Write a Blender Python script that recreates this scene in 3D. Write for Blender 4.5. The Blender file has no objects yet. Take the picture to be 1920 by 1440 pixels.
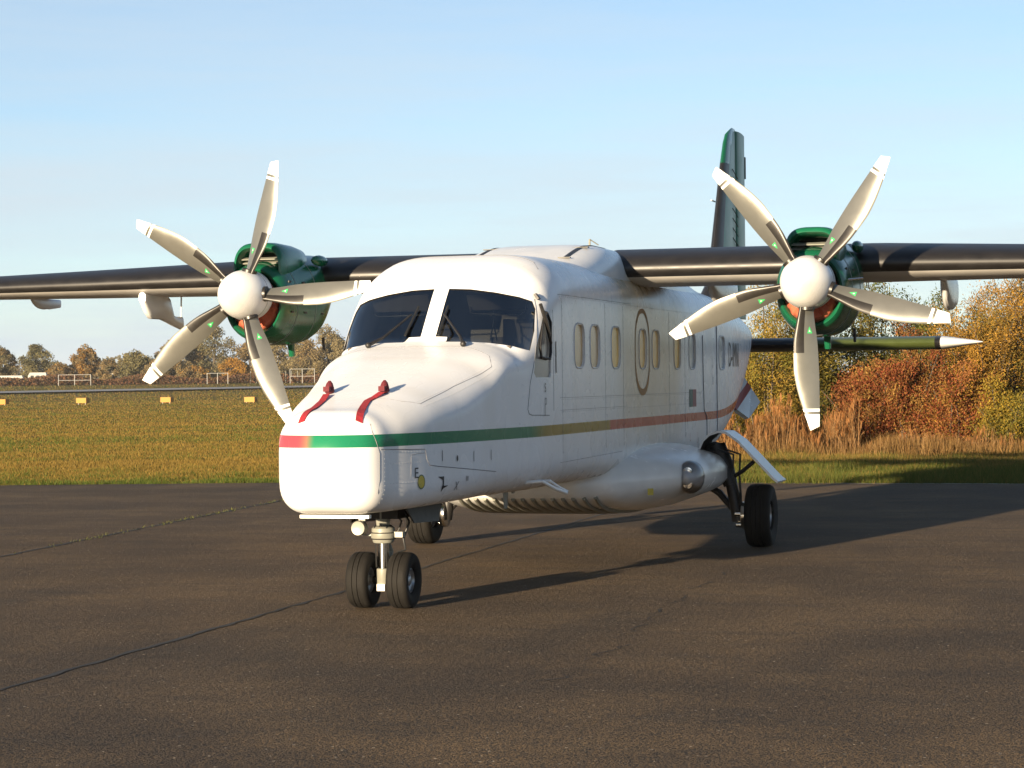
import bpy, bmesh, math, random
import numpy as np
from mathutils import Matrix, Vector

random.seed(7)
HAZE = .00011
S = bpy.context.scene
COL = S.collection
R = math.radians

# ------------------------------------------------------------------ camera
CAM = np.array((5.3714, -15.6061, 1.6401))
YAW, PITCH, ROLL = -0.2741, -0.0014, -0.0109
def cam_axes():
    F = np.array((math.sin(YAW)*math.cos(PITCH), math.cos(YAW)*math.cos(PITCH), math.sin(PITCH)))
    r = np.array((math.cos(YAW), -math.sin(YAW), 0.0)); u = np.cross(r, F)
    c, s = math.cos(ROLL), math.sin(ROLL)
    return c*r + s*u, -s*r + c*u, F
_r, _u, _f = cam_axes()
cd = bpy.data.cameras.new('camera')
cd.sensor_width = 36.0
cd.lens = 4253.9/1920*36.0
cd.clip_end = 6000
cam = bpy.data.objects.new('camera', cd)
cam.matrix_world = Matrix(((_r[0], _u[0], -_f[0], CAM[0]), (_r[1], _u[1], -_f[1], CAM[1]),
                           (_r[2], _u[2], -_f[2], CAM[2]), (0, 0, 0, 1)))
COL.objects.link(cam)
S.camera = cam

# ------------------------------------------------------------------ world, sun, exposure
SUN_EL = R(6.9)
SUN_AZ = math.atan2(-0.255, -1.0)          # the sun stands ahead of the aircraft, a little to starboard
sx, sy = math.sin(SUN_AZ), math.cos(SUN_AZ)
w = bpy.data.worlds.new('World'); S.world = w; w.use_nodes = True
nt = w.node_tree; nt.nodes.clear()
o_ = nt.nodes.new('ShaderNodeOutputWorld'); bg = nt.nodes.new('ShaderNodeBackground')
sky = nt.nodes.new('ShaderNodeTexSky'); sky.sky_type = 'NISHITA'; sky.sun_disc = False
sky.sun_elevation = SUN_EL; sky.sun_rotation = SUN_AZ
sky.air_density = 0.65; sky.dust_density = 0.25; sky.ozone_density = 1.5; sky.altitude = 0
# a thin haze bank low all round the horizon and faint streaks of cloud above it
tc = nt.nodes.new('ShaderNodeTexCoord')
mp = nt.nodes.new('ShaderNodeMapping'); mp.inputs['Scale'].default_value = (1.0, 1.0, 11.0)
nz = nt.nodes.new('ShaderNodeTexNoise'); nz.inputs['Scale'].default_value = 2.6
nz.inputs['Detail'].default_value = 7; nz.inputs['Roughness'].default_value = 0.6
sz = nt.nodes.new('ShaderNodeSeparateXYZ')
el = nt.nodes.new('ShaderNodeValToRGB')
e0, e1 = el.color_ramp.elements; e0.position, e0.color = 0.0, (.95, .95, .95, 1); e1.position, e1.color = 1.0, (.06, .06, .06, 1)
for p_, v_ in ((.06, .76), (.125, .60), (.35, .16)):
    q_ = el.color_ramp.elements.new(p_); q_.color = (v_, v_, v_, 1)
nr_ = nt.nodes.new('ShaderNodeMapRange')
for k_, v_ in (('From Min', 0.30), ('From Max', 0.72), ('To Min', 0.40), ('To Max', 1.35)): nr_.inputs[k_].default_value = v_
mu_ = nt.nodes.new('ShaderNodeMath'); mu_.operation = 'MULTIPLY'; mu_.use_clamp = True
mx = nt.nodes.new('ShaderNodeMix'); mx.data_type = 'RGBA'
mx.inputs['B'].default_value = (3.25, 3.7, 4.05, 1)
nt.links.new(tc.outputs['Generated'], mp.inputs['Vector']); nt.links.new(tc.outputs['Generated'], sz.inputs[0])
nt.links.new(mp.outputs[0], nz.inputs['Vector']); nt.links.new(nz.outputs['Fac'], nr_.inputs['Value'])
nt.links.new(sz.outputs['Z'], el.inputs['Fac'])
nt.links.new(el.outputs[0], mu_.inputs[0]); nt.links.new(nr_.outputs[0], mu_.inputs[1])
nt.links.new(mu_.outputs[0], mx.inputs['Factor'])
nt.links.new(sky.outputs[0], mx.inputs['A'])
nt.links.new(mx.outputs['Result'], bg.inputs['Color'])
bg.inputs['Strength'].default_value = 0.069
nt.links.new(bg.outputs[0], o_.inputs['Surface'])
sl = bpy.data.lights.new('sun', 'SUN'); sl.energy = 5.0; sl.angle = R(0.55); sl.color = (1.0, 0.80, 0.54)
sun = bpy.data.objects.new('sun', sl)
sun.rotation_euler = Vector((-sx*math.cos(SUN_EL), -sy*math.cos(SUN_EL), -math.sin(SUN_EL))).to_track_quat('-Z', 'Y').to_euler()
sun.location = (sx*60, sy*60, 20)
COL.objects.link(sun)
S.view_settings.view_transform = 'Standard'; S.view_settings.look = 'None'
S.view_settings.exposure = 1.6; S.view_settings.gamma = 1.0
S.view_settings.use_curve_mapping = False
S.render.engine = 'CYCLES'
S.cycles.use_denoising = True
S.cycles.max_bounces = 8; S.cycles.transparent_max_bounces = 16

# ------------------------------------------------------------------ helpers
def mesh_obj(name, V, Fc, mats, parent=None, smooth=True, mi=None, sharp=35):
    me = bpy.data.meshes.new(name)
    me.from_pydata([tuple(map(float, v)) for v in V], [], [tuple(int(i) for i in f) for f in Fc])
    for m in (mats if isinstance(mats, (list, tuple)) else [mats]): me.materials.append(m)
    if mi is not None: me.polygons.foreach_set('material_index', np.array(mi, dtype=np.int32))
    fin(me, smooth, sharp)
    o = bpy.data.objects.new(name, me); COL.objects.link(o)
    if parent is not None: o.parent = parent
    return o
def fin(me, smooth=True, sharp=35):
    bm = bmesh.new(); bm.from_mesh(me)
    bmesh.ops.recalc_face_normals(bm, faces=bm.faces); bm.to_mesh(me); bm.free()
    if smooth:
        me.polygons.foreach_set('use_smooth', np.ones(len(me.polygons), dtype=bool))
        me.set_sharp_from_angle(angle=R(sharp))
    me.update()
class MB:
    """collects several shapes into ONE mesh"""
    def __init__(s): s.V = []; s.F = []; s.M = []
    def add(s, V, F, m=0):
        n = len(s.V); s.V += [tuple(v) for v in V]; s.F += [tuple(i+n for i in f) for f in F]; s.M += [m]*len(F); return s
    def box(s, c, d, rot=None, m=0, bevel=0.0):
        hx, hy, hz = d[0]/2, d[1]/2, d[2]/2
        P = [Vector((a*hx, b*hy, e*hz)) for a in (-1, 1) for b in (-1, 1) for e in (-1, 1)]
        if rot is not None: P = [rot @ p for p in P]
        P = [(p.x+c[0], p.y+c[1], p.z+c[2]) for p in P]
        return s.add(P, [(0, 1, 3, 2), (4, 6, 7, 5), (0, 4, 5, 1), (2, 3, 7, 6), (0, 2, 6, 4), (1, 5, 7, 3)], m)
    def tube(s, pts, r, n=8, m=0, cap=True):
        pts = [Vector(p) for p in pts]; rr = r if isinstance(r, (list, tuple)) else [r]*len(pts)
        V = []; F = []; prev = None
        for i, p in enumerate(pts):
            t = (pts[min(i+1, len(pts)-1)]-pts[max(i-1, 0)])
            if t.length < 1e-9: t = Vector((0, 0, 1))
            t.normalize()
            if prev is None:
                a = Vector((0, 0, 1)) if abs(t.z) < .9 else Vector((1, 0, 0)); u = t.cross(a).normalized()
            else:
                u = prev - t*prev.dot(t); u = u.normalized() if u.length > 1e-6 else t.orthogonal().normalized()
            prev = u; v = t.cross(u)
            for k in range(n):
                an = 2*math.pi*k/n; V.append(p + (u*math.cos(an)+v*math.sin(an))*rr[i])
        for i in range(len(pts)-1):
            for k in range(n):
                a = i*n+k; b = i*n+(k+1) % n; F.append((a, b, b+n, a+n))
        if cap: F.append(tuple(range(n))); F.append(tuple(range((len(pts)-1)*n, len(pts)*n)))
        return s.add(V, F, m)
    def lathe(s, prof, axis='y', c=(0, 0, 0), n=40, m=0, caps=True):
        """prof: (radius, along-axis) pairs"""
        V = []; F = []
        for r, a in prof:
            for k in range(n):
                t = 2*math.pi*k/n; p = (r*math.cos(t), r*math.sin(t))
                q = {'x': (a, p[0], p[1]), 'y': (p[0], a, p[1]), 'z': (p[0], p[1], a)}[axis]
                V.append((q[0]+c[0], q[1]+c[1], q[2]+c[2]))
        for i in range(len(prof)-1):
            for k in range(n):
                a = i*n+k; b = i*n+(k+1) % n; F.append((a, b, b+n, a+n))
        if caps: F.append(tuple(range(n))); F.append(tuple(range((len(prof)-1)*n, len(prof)*n)))
        return s.add(V, F, m)
    def loft(s, rings, m=0, caps=True, close=True):
        n = len(rings[0]); V = [p for r in rings for p in r]; F = []
        for i in range(len(rings)-1):
            for k in range(n if close else n-1):
                a = i*n+k; b = i*n+(k+1) % n; F.append((a, b, b+n, a+n))
        if caps: F.append(tuple(range(n))); F.append(tuple(range((len(rings)-1)*n, len(rings)*n)))
        return s.add(V, F, m)
    def ball(s, c, r, m=0, sub=2):
        bm = bmesh.new(); bmesh.ops.create_icosphere(bm, subdivisions=sub, radius=1)
        rr = r if isinstance(r, (tuple, list)) else (r, r, r)
        V = [(v.co.x*rr[0]+c[0], v.co.y*rr[1]+c[1], v.co.z*rr[2]+c[2]) for v in bm.verts]
        F = [tuple(v.index for v in f.verts) for f in bm.faces]; bm.free()
        return s.add(V, F, m)
    def build(s, name, mats, parent=None, smooth=True, sharp=35):
        return mesh_obj(name, s.V, s.F, mats, parent, smooth, s.M, sharp)
def empty(name, loc=(0, 0, 0), parent=None):
    o = bpy.data.objects.new(name, None); COL.objects.link(o); o.location = loc
    o.empty_display_size = .2
    if parent is not None: o.parent = parent
    return o
def tag(o, label=None, cat=None, group=None, kind=None):
    if label: o['label'] = label
    if cat: o['category'] = cat
    if group: o['group'] = group
    if kind: o['kind'] = kind
    return o

# ------------------------------------------------------------------ materials
def mat(name, color, rough=.5, metal=0.0, spec=.5, var=0.0, vscale=6.0, bump=0.0, bscale=40.0, coat=0.0, sheen=None):
    m = bpy.data.materials.new(name); m.use_nodes = True
    n = m.node_tree.nodes; l = m.node_tree.links; b = n['Principled BSDF']
    b.inputs['Base Color'].default_value = (*color, 1); b.inputs['Roughness'].default_value = rough
    b.inputs['Metallic'].default_value = metal; b.inputs['Specular IOR Level'].default_value = spec
    if coat: b.inputs['Coat Weight'].default_value = coat; b.inputs['Coat Roughness'].default_value = .08
    if var or bump:
        t = n.new('ShaderNodeTexCoord')
    if var:
        z = n.new('ShaderNodeTexNoise'); z.inputs['Scale'].default_value = vscale; z.inputs['Detail'].default_value = 6
        r_ = n.new('ShaderNodeMapRange'); r_.inputs['From Min'].default_value = .3; r_.inputs['From Max'].default_value = .7
        r_.inputs['To Min'].default_value = 1-var; r_.inputs['To Max'].default_value = 1+var
        mu = n.new('ShaderNodeVectorMath'); mu.operation = 'SCALE'; mu.inputs[0].default_value = color
        l.new(t.outputs['Object'], z.inputs['Vector']); l.new(z.outputs['Fac'], r_.inputs['Value'])
        l.new(r_.outputs[0], mu.inputs['Scale']); l.new(mu.outputs[0], b.inputs['Base Color'])
        rr = n.new('ShaderNodeMapRange'); rr.inputs['To Min'].default_value = max(0.02, rough*.8); rr.inputs['To Max'].default_value = min(1, rough*1.25)
        l.new(z.outputs['Fac'], rr.inputs['Value']); l.new(rr.outputs[0], b.inputs['Roughness'])
    if bump:
        z2 = n.new('ShaderNodeTexNoise'); z2.inputs['Scale'].default_value = bscale; z2.inputs['Detail'].default_value = 5
        bp = n.new('ShaderNodeBump'); bp.inputs['Strength'].default_value = bump; bp.inputs['Distance'].default_value = .02
        l.new(t.outputs['Object'], z2.inputs['Vector']); l.new(z2.outputs['Fac'], bp.inputs['Height'])
        l.new(bp.outputs[0], b.inputs['Normal'])
    return m
def math_node(nt, op, a, b=None, c=None, clamp=False):
    n = nt.nodes.new('ShaderNodeMath'); n.operation = op; n.use_clamp = clamp
    for i, v in enumerate((a, b, c)):
        if v is None: continue
        if isinstance(v, (int, float)): n.inputs[i].default_value = v
        else: nt.links.new(v, n.inputs[i])
    return n.outputs[0]
def mixc(nt, f, a, b):
    n = nt.nodes.new('ShaderNodeMix'); n.data_type = 'RGBA'
    for key, v in (('Factor', f), ('A', a), ('B', b)):
        if isinstance(v, (int, float)): n.inputs[key].default_value = v
        elif isinstance(v, tuple): n.inputs[key].default_value = (*v, 1)
        else: nt.links.new(v, n.inputs[key])
    return n.outputs['Result']
def sstep(nt, v, lo, hi):
    n = nt.nodes.new('ShaderNodeMapRange'); n.interpolation_type = 'SMOOTHSTEP'
    n.inputs['From Min'].default_value = lo; n.inputs['From Max'].default_value = hi
    nt.links.new(v, n.inputs['Value']); return n.outputs[0]

def fuselage_material():
    m = bpy.data.materials.new('fuselage_paint'); m.use_nodes = True; nt = m.node_tree
    b = nt.nodes['Principled BSDF']; t = nt.nodes.new('ShaderNodeTexCoord')
    sp = nt.nodes.new('ShaderNodeSeparateXYZ'); nt.links.new(t.outputs['Object'], sp.inputs[0])
    X, Y, Z = sp.outputs
    rise = math_node(nt, 'MULTIPLY', math_node(nt, 'POWER', math_node(nt, 'MAXIMUM', math_node(nt, 'SUBTRACT', Y, 8.6), 0.0), 2.0), .036)
    zz = math_node(nt, 'SUBTRACT', Z, rise)
    stripe = math_node(nt, 'MULTIPLY', math_node(nt, 'GREATER_THAN', zz, 1.203), math_node(nt, 'LESS_THAN', zz, 1.288))
    red = (.46, .045, .06); green = (.012, .15, .075); ochre = (.24, .16, .010); red2 = (.36, .034, .022)
    side = mixc(nt, sstep(nt, Y, 1.15, 1.65), green, ochre)
    side = mixc(nt, sstep(nt, Y, 3.70, 3.78), side, red2)
    front = mixc(nt, sstep(nt, X, -.17, -.03), red, side)
    # white paint with faint grime and rain streaks
    nz = nt.nodes.new('ShaderNodeTexNoise'); nz.inputs['Scale'].default_value = 1.3; nz.inputs['Detail'].default_value = 2
    mp = nt.nodes.new('ShaderNodeMapping'); mp.inputs['Scale'].default_value = (1, 2.6, .45)
    nt.links.new(t.outputs['Object'], mp.inputs[0]); nt.links.new(mp.outputs[0], nz.inputs['Vector'])
    nz2 = nt.nodes.new('ShaderNodeTexNoise'); nz2.inputs['Scale'].default_value = 4; nz2.inputs['Detail'].default_value = 1
    nt.links.new(t.outputs['Object'], nz2.inputs['Vector'])
    g = mixc(nt, sstep(nt, nz.outputs['Fac'], .42, .80), (.69, .70, .72), (.655, .655, .655))
    g = mixc(nt, math_node(nt, 'MULTIPLY', sstep(nt, nz2.outputs['Fac'], .62, .85), .07), g, (.60, .58, .54))
    # warm ground bounce under the wing painted into the colour; grime towards the belly
    bounce = math_node(nt, 'MULTIPLY', sstep(nt, Y, 3.9, 4.6), math_node(nt, 'SUBTRACT', 1.0, sstep(nt, Y, 6.4, 7.2)))
    bounce = math_node(nt, 'MULTIPLY', bounce, sstep(nt, Z, .7, 1.9))
    bounce = math_node(nt, 'MULTIPLY', bounce, math_node(nt, 'ADD', .42, math_node(nt, 'MULTIPLY', nz.outputs['Fac'], .6)))
    g = mixc(nt, bounce, g, (.50, .375, .21))
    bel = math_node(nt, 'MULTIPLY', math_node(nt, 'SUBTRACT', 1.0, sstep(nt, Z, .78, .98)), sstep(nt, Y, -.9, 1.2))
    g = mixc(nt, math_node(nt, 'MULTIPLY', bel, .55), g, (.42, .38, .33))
    c = mixc(nt, stripe, g, front)
    nt.links.new(c, b.inputs['Base Color'])
    rr = nt.nodes.new('ShaderNodeMapRange'); rr.inputs['To Min'].default_value = .25; rr.inputs['To Max'].default_value = .30
    nt.links.new(nz2.outputs['Fac'], rr.inputs['Value']); nt.links.new(rr.outputs[0], b.inputs['Roughness'])
    b.inputs['Specular IOR Level'].default_value = .22
    bp = nt.nodes.new('ShaderNodeBump'); bp.inputs['Strength'].default_value = .05; bp.inputs['Distance'].default_value = .03
    nz3 = nt.nodes.new('ShaderNodeTexNoise'); nz3.inputs['Scale'].default_value = 3.0; nz3.inputs['Detail'].default_value = 2
    nt.links.new(t.outputs['Object'], nz3.inputs['Vector']); nt.links.new(nz3.outputs['Fac'], bp.inputs['Height'])
    nt.links.new(bp.outputs[0], b.inputs['Normal'])
    return m
def glass_material(name, tint, refl=.10):
    m = bpy.data.materials.new(name); m.use_nodes = True; nt = m.node_tree; nt.nodes.clear()
    o = nt.nodes.new('ShaderNodeOutputMaterial'); mx = nt.nodes.new('ShaderNodeMixShader')
    tr = nt.nodes.new('ShaderNodeBsdfTransparent'); tr.inputs[0].default_value = (*tint, 1)
    gl = nt.nodes.new('ShaderNodeBsdfGlossy'); gl.inputs['Roughness'].default_value = .03
    fr = nt.nodes.new('ShaderNodeFresnel'); fr.inputs[0].default_value = 1.5
    f = math_node(nt, 'ADD', fr.outputs[0], refl, clamp=True)
    nt.links.new(f, mx.inputs[0]); nt.links.new(tr.outputs[0], mx.inputs[1]); nt.links.new(gl.outputs[0], mx.inputs[2])
    nt.links.new(mx.outputs[0], o.inputs[0]); return m
def leaf_material(name, trans=.35, rough=.6):
    m = bpy.data.materials.new(name); m.use_nodes = True; nt = m.node_tree; nt.nodes.clear()
    o = nt.nodes.new('ShaderNodeOutputMaterial'); mx = nt.nodes.new('ShaderNodeMixShader'); mx.inputs[0].default_value = trans
    d = nt.nodes.new('ShaderNodeBsdfDiffuse'); t = nt.nodes.new('ShaderNodeBsdfTranslucent')
    a = nt.nodes.new('ShaderNodeAttribute'); a.attribute_name = 'col'
    nt.links.new(a.outputs['Color'], d.inputs[0]); nt.links.new(a.outputs['Color'], t.inputs[0])
    nt.links.new(d.outputs[0], mx.inputs[1]); nt.links.new(t.outputs[0], mx.inputs[2]); nt.links.new(mx.outputs[0], o.inputs[0])
    return m

M = {}
M['white'] = mat('white_paint', (.68, .68, .67), .28, var=.04, vscale=5)
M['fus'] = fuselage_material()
M['fairing'] = mat('fairing_paint', (.66, .66, .65), .25, var=.07, vscale=4)
M['grey_under'] = mat('underside_paint', (.55, .53, .50), .4, var=.14, vscale=3)
M['black'] = mat('black_boot', (.012, .011, .011), .44, var=.2, vscale=7)
M['green'] = mat('green_paint', (.006, .085, .040), .22, var=.14, vscale=4, bump=.05, bscale=5)
M['dkgreen'] = mat('dark_green_paint', (.018, .13, .085), .35, spec=.25, var=.15, vscale=4)
M['olive'] = mat('olive_boot', (.05, .065, .018), .35, var=.15, vscale=5)
M['blade'] = mat('blade_satin', (.205, .202, .18), .32, metal=.62, var=.05, vscale=9)
M['bladeboot'] = mat('blade_boot', (.018, .016, .014), .36, metal=.1, var=.1, vscale=20)
M['bladewhite'] = mat('blade_tip_white', (.68, .68, .67), .35)
M['decal_green'] = mat('decal_green', (.05, .42, .13), .4)
M['decal_white'] = mat('decal_white', (.75, .75, .70), .4)
M['rubber'] = mat('tyre_rubber', (.010, .009, .008), .75, spec=.2, var=.2, vscale=14, bump=.15, bscale=90)
M['rim'] = mat('rim_metal', (.32, .33, .34), .35, metal=.7, var=.1)
M['gear'] = mat('gear_paint', (.20, .20, .17), .4, var=.1, vscale=12)
M['steel'] = mat('polished_steel', (.72, .70, .66), .16, metal=1.0)
M['dark'] = mat('dark_metal', (.013, .012, .012), .5, var=.3, vscale=15)
M['hose'] = mat('hose_rubber', (.012, .012, .012), .5)
M['cavity'] = mat('cavity_dark', (.02, .019, .018), .8)
M['interior'] = mat('cockpit_trim', (.16, .14, .115), .8, var=.15, vscale=5)
M['seat'] = mat('seat_cloth', (.07, .06, .055), .9)
M['red'] = mat('red_cover', (.26, .010, .018), .9, bump=.3, bscale=60)
M['darkred'] = mat('dark_red_cover', (.09, .006, .012), .8, bump=.4, bscale=60)
M['plug'] = mat('orange_red_plug', (.45, .10, .05), .85, bump=.5, bscale=25)
M['cockpit_shade'] = mat('cockpit_window_shade', (.25, .22, .19), .25, var=.15, vscale=5)
M['shade'] = mat('window_shade', (.50, .33, .15), .25, var=.15, vscale=5)
M['shade_glow'] = mat('window_shade_glow', (.85, .50, .07), .3, var=.2, vscale=5)  # blinds with a golden reflection painted into their colour
M['shade_pale'] = mat('pale_window_shade', (.40, .41, .42), .25, var=.08, vscale=5)
M['exit'] = mat('exit_outline', (.32, .15, .018), .6, var=.15)
M['seam'] = mat('panel_seam', (.17, .17, .18), .7)
M['rivet'] = mat('rivet_heads', (.42, .42, .43), .5)
M['seal'] = mat('window_seal_grey', (.52, .52, .53), .6)
M['ink'] = mat('black_ink', (.012, .012, .018), .5)
M['badge'] = mat('yellow_badge', (.42, .34, .04), .5)
M['flag_green'] = mat('flag_green', (.01, .07, .05), .5)
M['flag_red'] = mat('flag_red', (.20, .02, .03), .5)
M['glass'] = glass_material('windshield_glass', (.40, .43, .44), .20)
M['lens'] = glass_material('lamp_glass', (.9, .9, .92), .0)
M['lampbay'] = mat('lamp_bay_grey', (.48, .48, .48), .5, metal=.0)
M['stripe_red'] = mat('stripe_red', (.26, .040, .028), .4, spec=.2)
M['yellow'] = mat('marker_yellow', (.33, .145, .010), .6, var=.08)

# ------------------------------------------------------------------ fuselage shape
#  y: half-width, belly z, top z, bottom corner (x, z), top corner (x, z), exponent
FT = [(-1.32,.35,.745,1.43,.20,.20,.23,.22,2.1),(-1.02,.388,.745,1.455,.20,.20,.26,.22,2.1),
(-.80,.45,.75,1.50,.17,.17,.30,.21,2.1),(-.50,.53,.755,1.575,.18,.18,.37,.24,2.1),(0,.63,.765,1.70,.2,.2,.45,.30,2.1),
(.4,.69,.775,1.80,.21,.21,.46,.28,2.1),(.75,.735,.78,1.88,.22,.22,.42,.20,2.1),(.95,.758,.78,1.925,.22,.22,.46,.22,2.1),
(1.08,.772,.78,1.965,.22,.23,.55,.27,2.15),(1.20,.783,.78,2.08,.22,.23,.64,.38,2.25),(1.35,.80,.78,2.24,.22,.24,.70,.49,2.4),
(1.50,.812,.78,2.385,.22,.24,.70,.51,2.5),(1.65,.82,.78,2.49,.22,.24,.66,.50,2.6),(1.80,.82,.78,2.58,.22,.24,.62,.48,2.6),
(2.2,.82,.78,2.67,.22,.24,.58,.46,2.6),(3.0,.82,.78,2.68,.22,.24,.52,.43,2.5),(8.0,.82,.78,2.66,.22,.24,.50,.43,2.4),
(9.0,.815,.85,2.64,.24,.27,.50,.45,2.3),(10.0,.79,1.03,2.62,.28,.32,.50,.48,2.2),(11.0,.72,1.27,2.58,.30,.36,.50,.48,2.2),
(12.0,.62,1.51,2.53,.32,.36,.46,.42,2.1),(13.0,.49,1.74,2.47,.30,.33,.40,.34,2.1),(14.0,.33,1.92,2.40,.24,.22,.30,.22,2.1),
(15.0,.14,2.03,2.30,.13,.12,.13,.12,2.1),(15.2,.04,2.12,2.20,.03,.03,.03,.03,2.1)]
def pchip(x, y):
    h = np.diff(x); d = np.diff(y)/h; m = np.zeros(len(x)); m[0] = d[0]; m[-1] = d[-1]
    for i in range(1, len(x)-1):
        if d[i-1]*d[i] > 0:
            w1 = 2*h[i]+h[i-1]; w2 = h[i]+2*h[i-1]; m[i] = (w1+w2)/(w1/d[i-1]+w2/d[i])
    def f(q):
        q = min(max(q, x[0]), x[-1]); i = int(min(max(np.searchsorted(x, q)-1, 0), len(h)-1)); t = (q-x[i])/h[i]
        return (1+2*t)*(1-t)**2*y[i]+t*(1-t)**2*h[i]*m[i]+t*t*(3-2*t)*y[i+1]+t*t*(t-1)*h[i]*m[i+1]
    return f
_A = np.array(FT); _F = [pchip(_A[:, 0], _A[:, k]) for k in range(1, 9)]
NY0, NY1, NZC, EXB = -1.32, -1.02, 1.10, 2.15
def fsec(y):
    w, zb, zt, rbx, rbz, rtx, rtz, ex = [f(y) for f in _F]
    if y < NY1:
        t = max(0, (y-NY0)/(NY1-NY0)); g = max(.03, max(1e-3, (1-(1-t)**2.25))**(1/2.25))
        w *= g; zb = NZC-(NZC-zb)*g; zt = NZC+(zt-NZC)*g
        rbx = min(rbx, w*.9); rtx = min(rtx, w*.9); rbz = min(rbz, (zt-zb)*.45); rtz = min(rtz, (zt-zb)*.45)
    return w, zb, zt, rbx, rbz, rtx, rtz, ex
def fring(y, inset=0.0, zfloor=None, n=(6, 12, 16, 20, 8)):
    w, zb, zt, rbx, rbz, rtx, rtz, ex = fsec(y)
    w -= inset; zb += inset; zt -= inset
    if zfloor is not None: zb = zfloor
    P = []; nb, na, ns, ntt, nf = n
    for i in range(nb): P.append(((w-rbx)*i/nb, zb))
    for i in range(na):
        a = math.pi/2*i/na; P.append((w-rbx+rbx*math.sin(a)**(2/EXB), zb+rbz-rbz*math.cos(a)**(2/EXB)))
    for i in range(ns): P.append((w, zb+rbz+(zt-rtz-zb-rbz)*i/ns))
    for i in range(ntt):
        a = math.pi/2*i/ntt; P.append((w-rtx+rtx*math.cos(a)**(2/ex), zt-rtz+rtz*math.sin(a)**(2/ex)))
    for i in range(nf+1): P.append(((w-rtx)*(1-i/nf), zt))
    full = [(p[0], y, p[1]) for p in P] + [(-p[0], y, p[1]) for p in P[-2:0:-1]]
    return full
def f_in(x, y, z):
    if y < NY0 or y > 15.2: return False
    w, zb, zt, rbx, rbz, rtx, rtz, ex = fsec(y); x = abs(x)
    if x > w or z < zb or z > zt: return False
    if x > w-rbx and z < zb+rbz: return ((x-w+rbx)/rbx)**EXB+((zb+rbz-z)/rbz)**EXB <= 1
    if x > w-rtx and z > zt-rtz: return ((x-w+rtx)/rtx)**ex+((z-zt+rtz)/rtz)**ex <= 1
    return True
def bis(test, a, b):
    for _ in range(22):
        m = (a+b)/2
        if test(m): b = m
        else: a = m
    return b
def front_y(x, z):      # forward-facing skin at (x, z)
    return bis(lambda y: f_in(x, y, z), -1.4, 2.6)
def side_x(y, z):       # port skin at (y, z)
    return bis(lambda x: f_in(x, y, z), 1.2, 0.0)
def top_z(x, y):
    return bis(lambda z: f_in(x, y, z), 3.2, 1.2)

plane = empty('airplane')
tag(plane, 'white twin-propeller airplane with green engine cowlings parked on the apron', 'airplane')

ys = list(np.concatenate((-1.32+.30*(np.linspace(0, 1, 16)**2), np.arange(-.98, 2.6, .04), np.arange(2.6, 9, .12), np.arange(9, 15.2, .15), [15.2])))
mb = MB().loft([fring(y) for y in ys])
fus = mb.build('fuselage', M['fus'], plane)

# --- openings cut into the skin
PANE = [(.06,2.372),(.24,2.364),(.445,2.334),(.62,2.297),(.715,2.262),(.745,2.20),(.768,2.03),(.768,1.872),(.66,1.908),(.51,1.932),(.36,1.942),(.17,1.946),(.155,1.984),(.06,1.988)]
def prism(poly, axis, a, b):
    """closed polygon poly extruded along axis ('y': poly in x,z; 'x': poly in y,z)"""
    n = len(poly); f = (lambda p, t: (p[0], t, p[1])) if axis == 'y' else (lambda p, t: (t, p[0], p[1]))
    V = [f(p, a) for p in poly]+[f(p, b) for p in poly]
    F = [tuple(range(n))[::-1], tuple(range(n, 2*n))]+[(i, (i+1) % n, (i+1) % n+n, i+n) for i in range(n)]
    return V, F
def rrect(yc, zc, hw, hh, r, n=6):
    P = []
    for (sx_, sz_, a0) in ((1, 1, 0), (-1, 1, 90), (-1, -1, 180), (1, -1, 270)):
        for i in range(n+1):
            a = R(a0+90*i/n); P.append((yc+sx_*(hw-r)+r*math.cos(a), zc+sz_*(hh-r)+r*math.sin(a)))
    return P
SIDEWIN = [(1.63,2.19),(1.70,2.18),(1.742,2.12),(1.73,1.70),(1.70,1.665),(1.34,1.665),(1.30,1.70),(1.35,1.86),(1.53,2.07)]
WINS = [(2.655,.165),(3.205,.165),(3.99,.165),(5.10,.15),(5.68,.16),(6.70,.15),(7.47,.165),(9.20,.19)]
cut = []
for s in (1, -1):
    V, F = prism([(s*x, z) for x, z in PANE], 'y', .62, 1.95); cut.append((V, F, 0))
    V, F = prism(SIDEWIN, 'x', s*.775, s*.95); cut.append((V, F, 1))
    for (yc, hw) in WINS:
        V, F = prism(rrect(yc, 1.925, hw, .175, .10), 'x', s*(side_x(yc, 1.92)-.022), s*.95); cut.append((V, F, 1))
cav = MB().loft([fring(y, .05, zfloor=1.12) for y in np.arange(1.0, 2.8, .05)]); cut.append((cav.V, cav.F, 2))
fus.data.materials.append(M['white']); fus.data.materials.append(M['interior'])
dg = None
for V, F, k in cut:
    c_ = mesh_obj('cutter', V, F, M['interior'] if k != 1 else M['white'], smooth=False)
    md = fus.modifiers.new('cut', 'BOOLEAN'); md.operation = 'DIFFERENCE'; md.solver = 'EXACT'; md.object = c_
    try: md.material_mode = 'TRANSFER'
    except Exception: pass
    dg = bpy.context.evaluated_depsgraph_get()
    me = bpy.data.meshes.new_from_object(fus.evaluated_get(dg))
    fus.modifiers.clear(); fus.data = me
    bpy.data.objects.remove(c_)
fus.data.polygons.foreach_set('use_smooth', np.ones(len(fus.data.polygons), dtype=bool))
fus.data.set_sharp_from_angle(angle=R(28))

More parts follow.
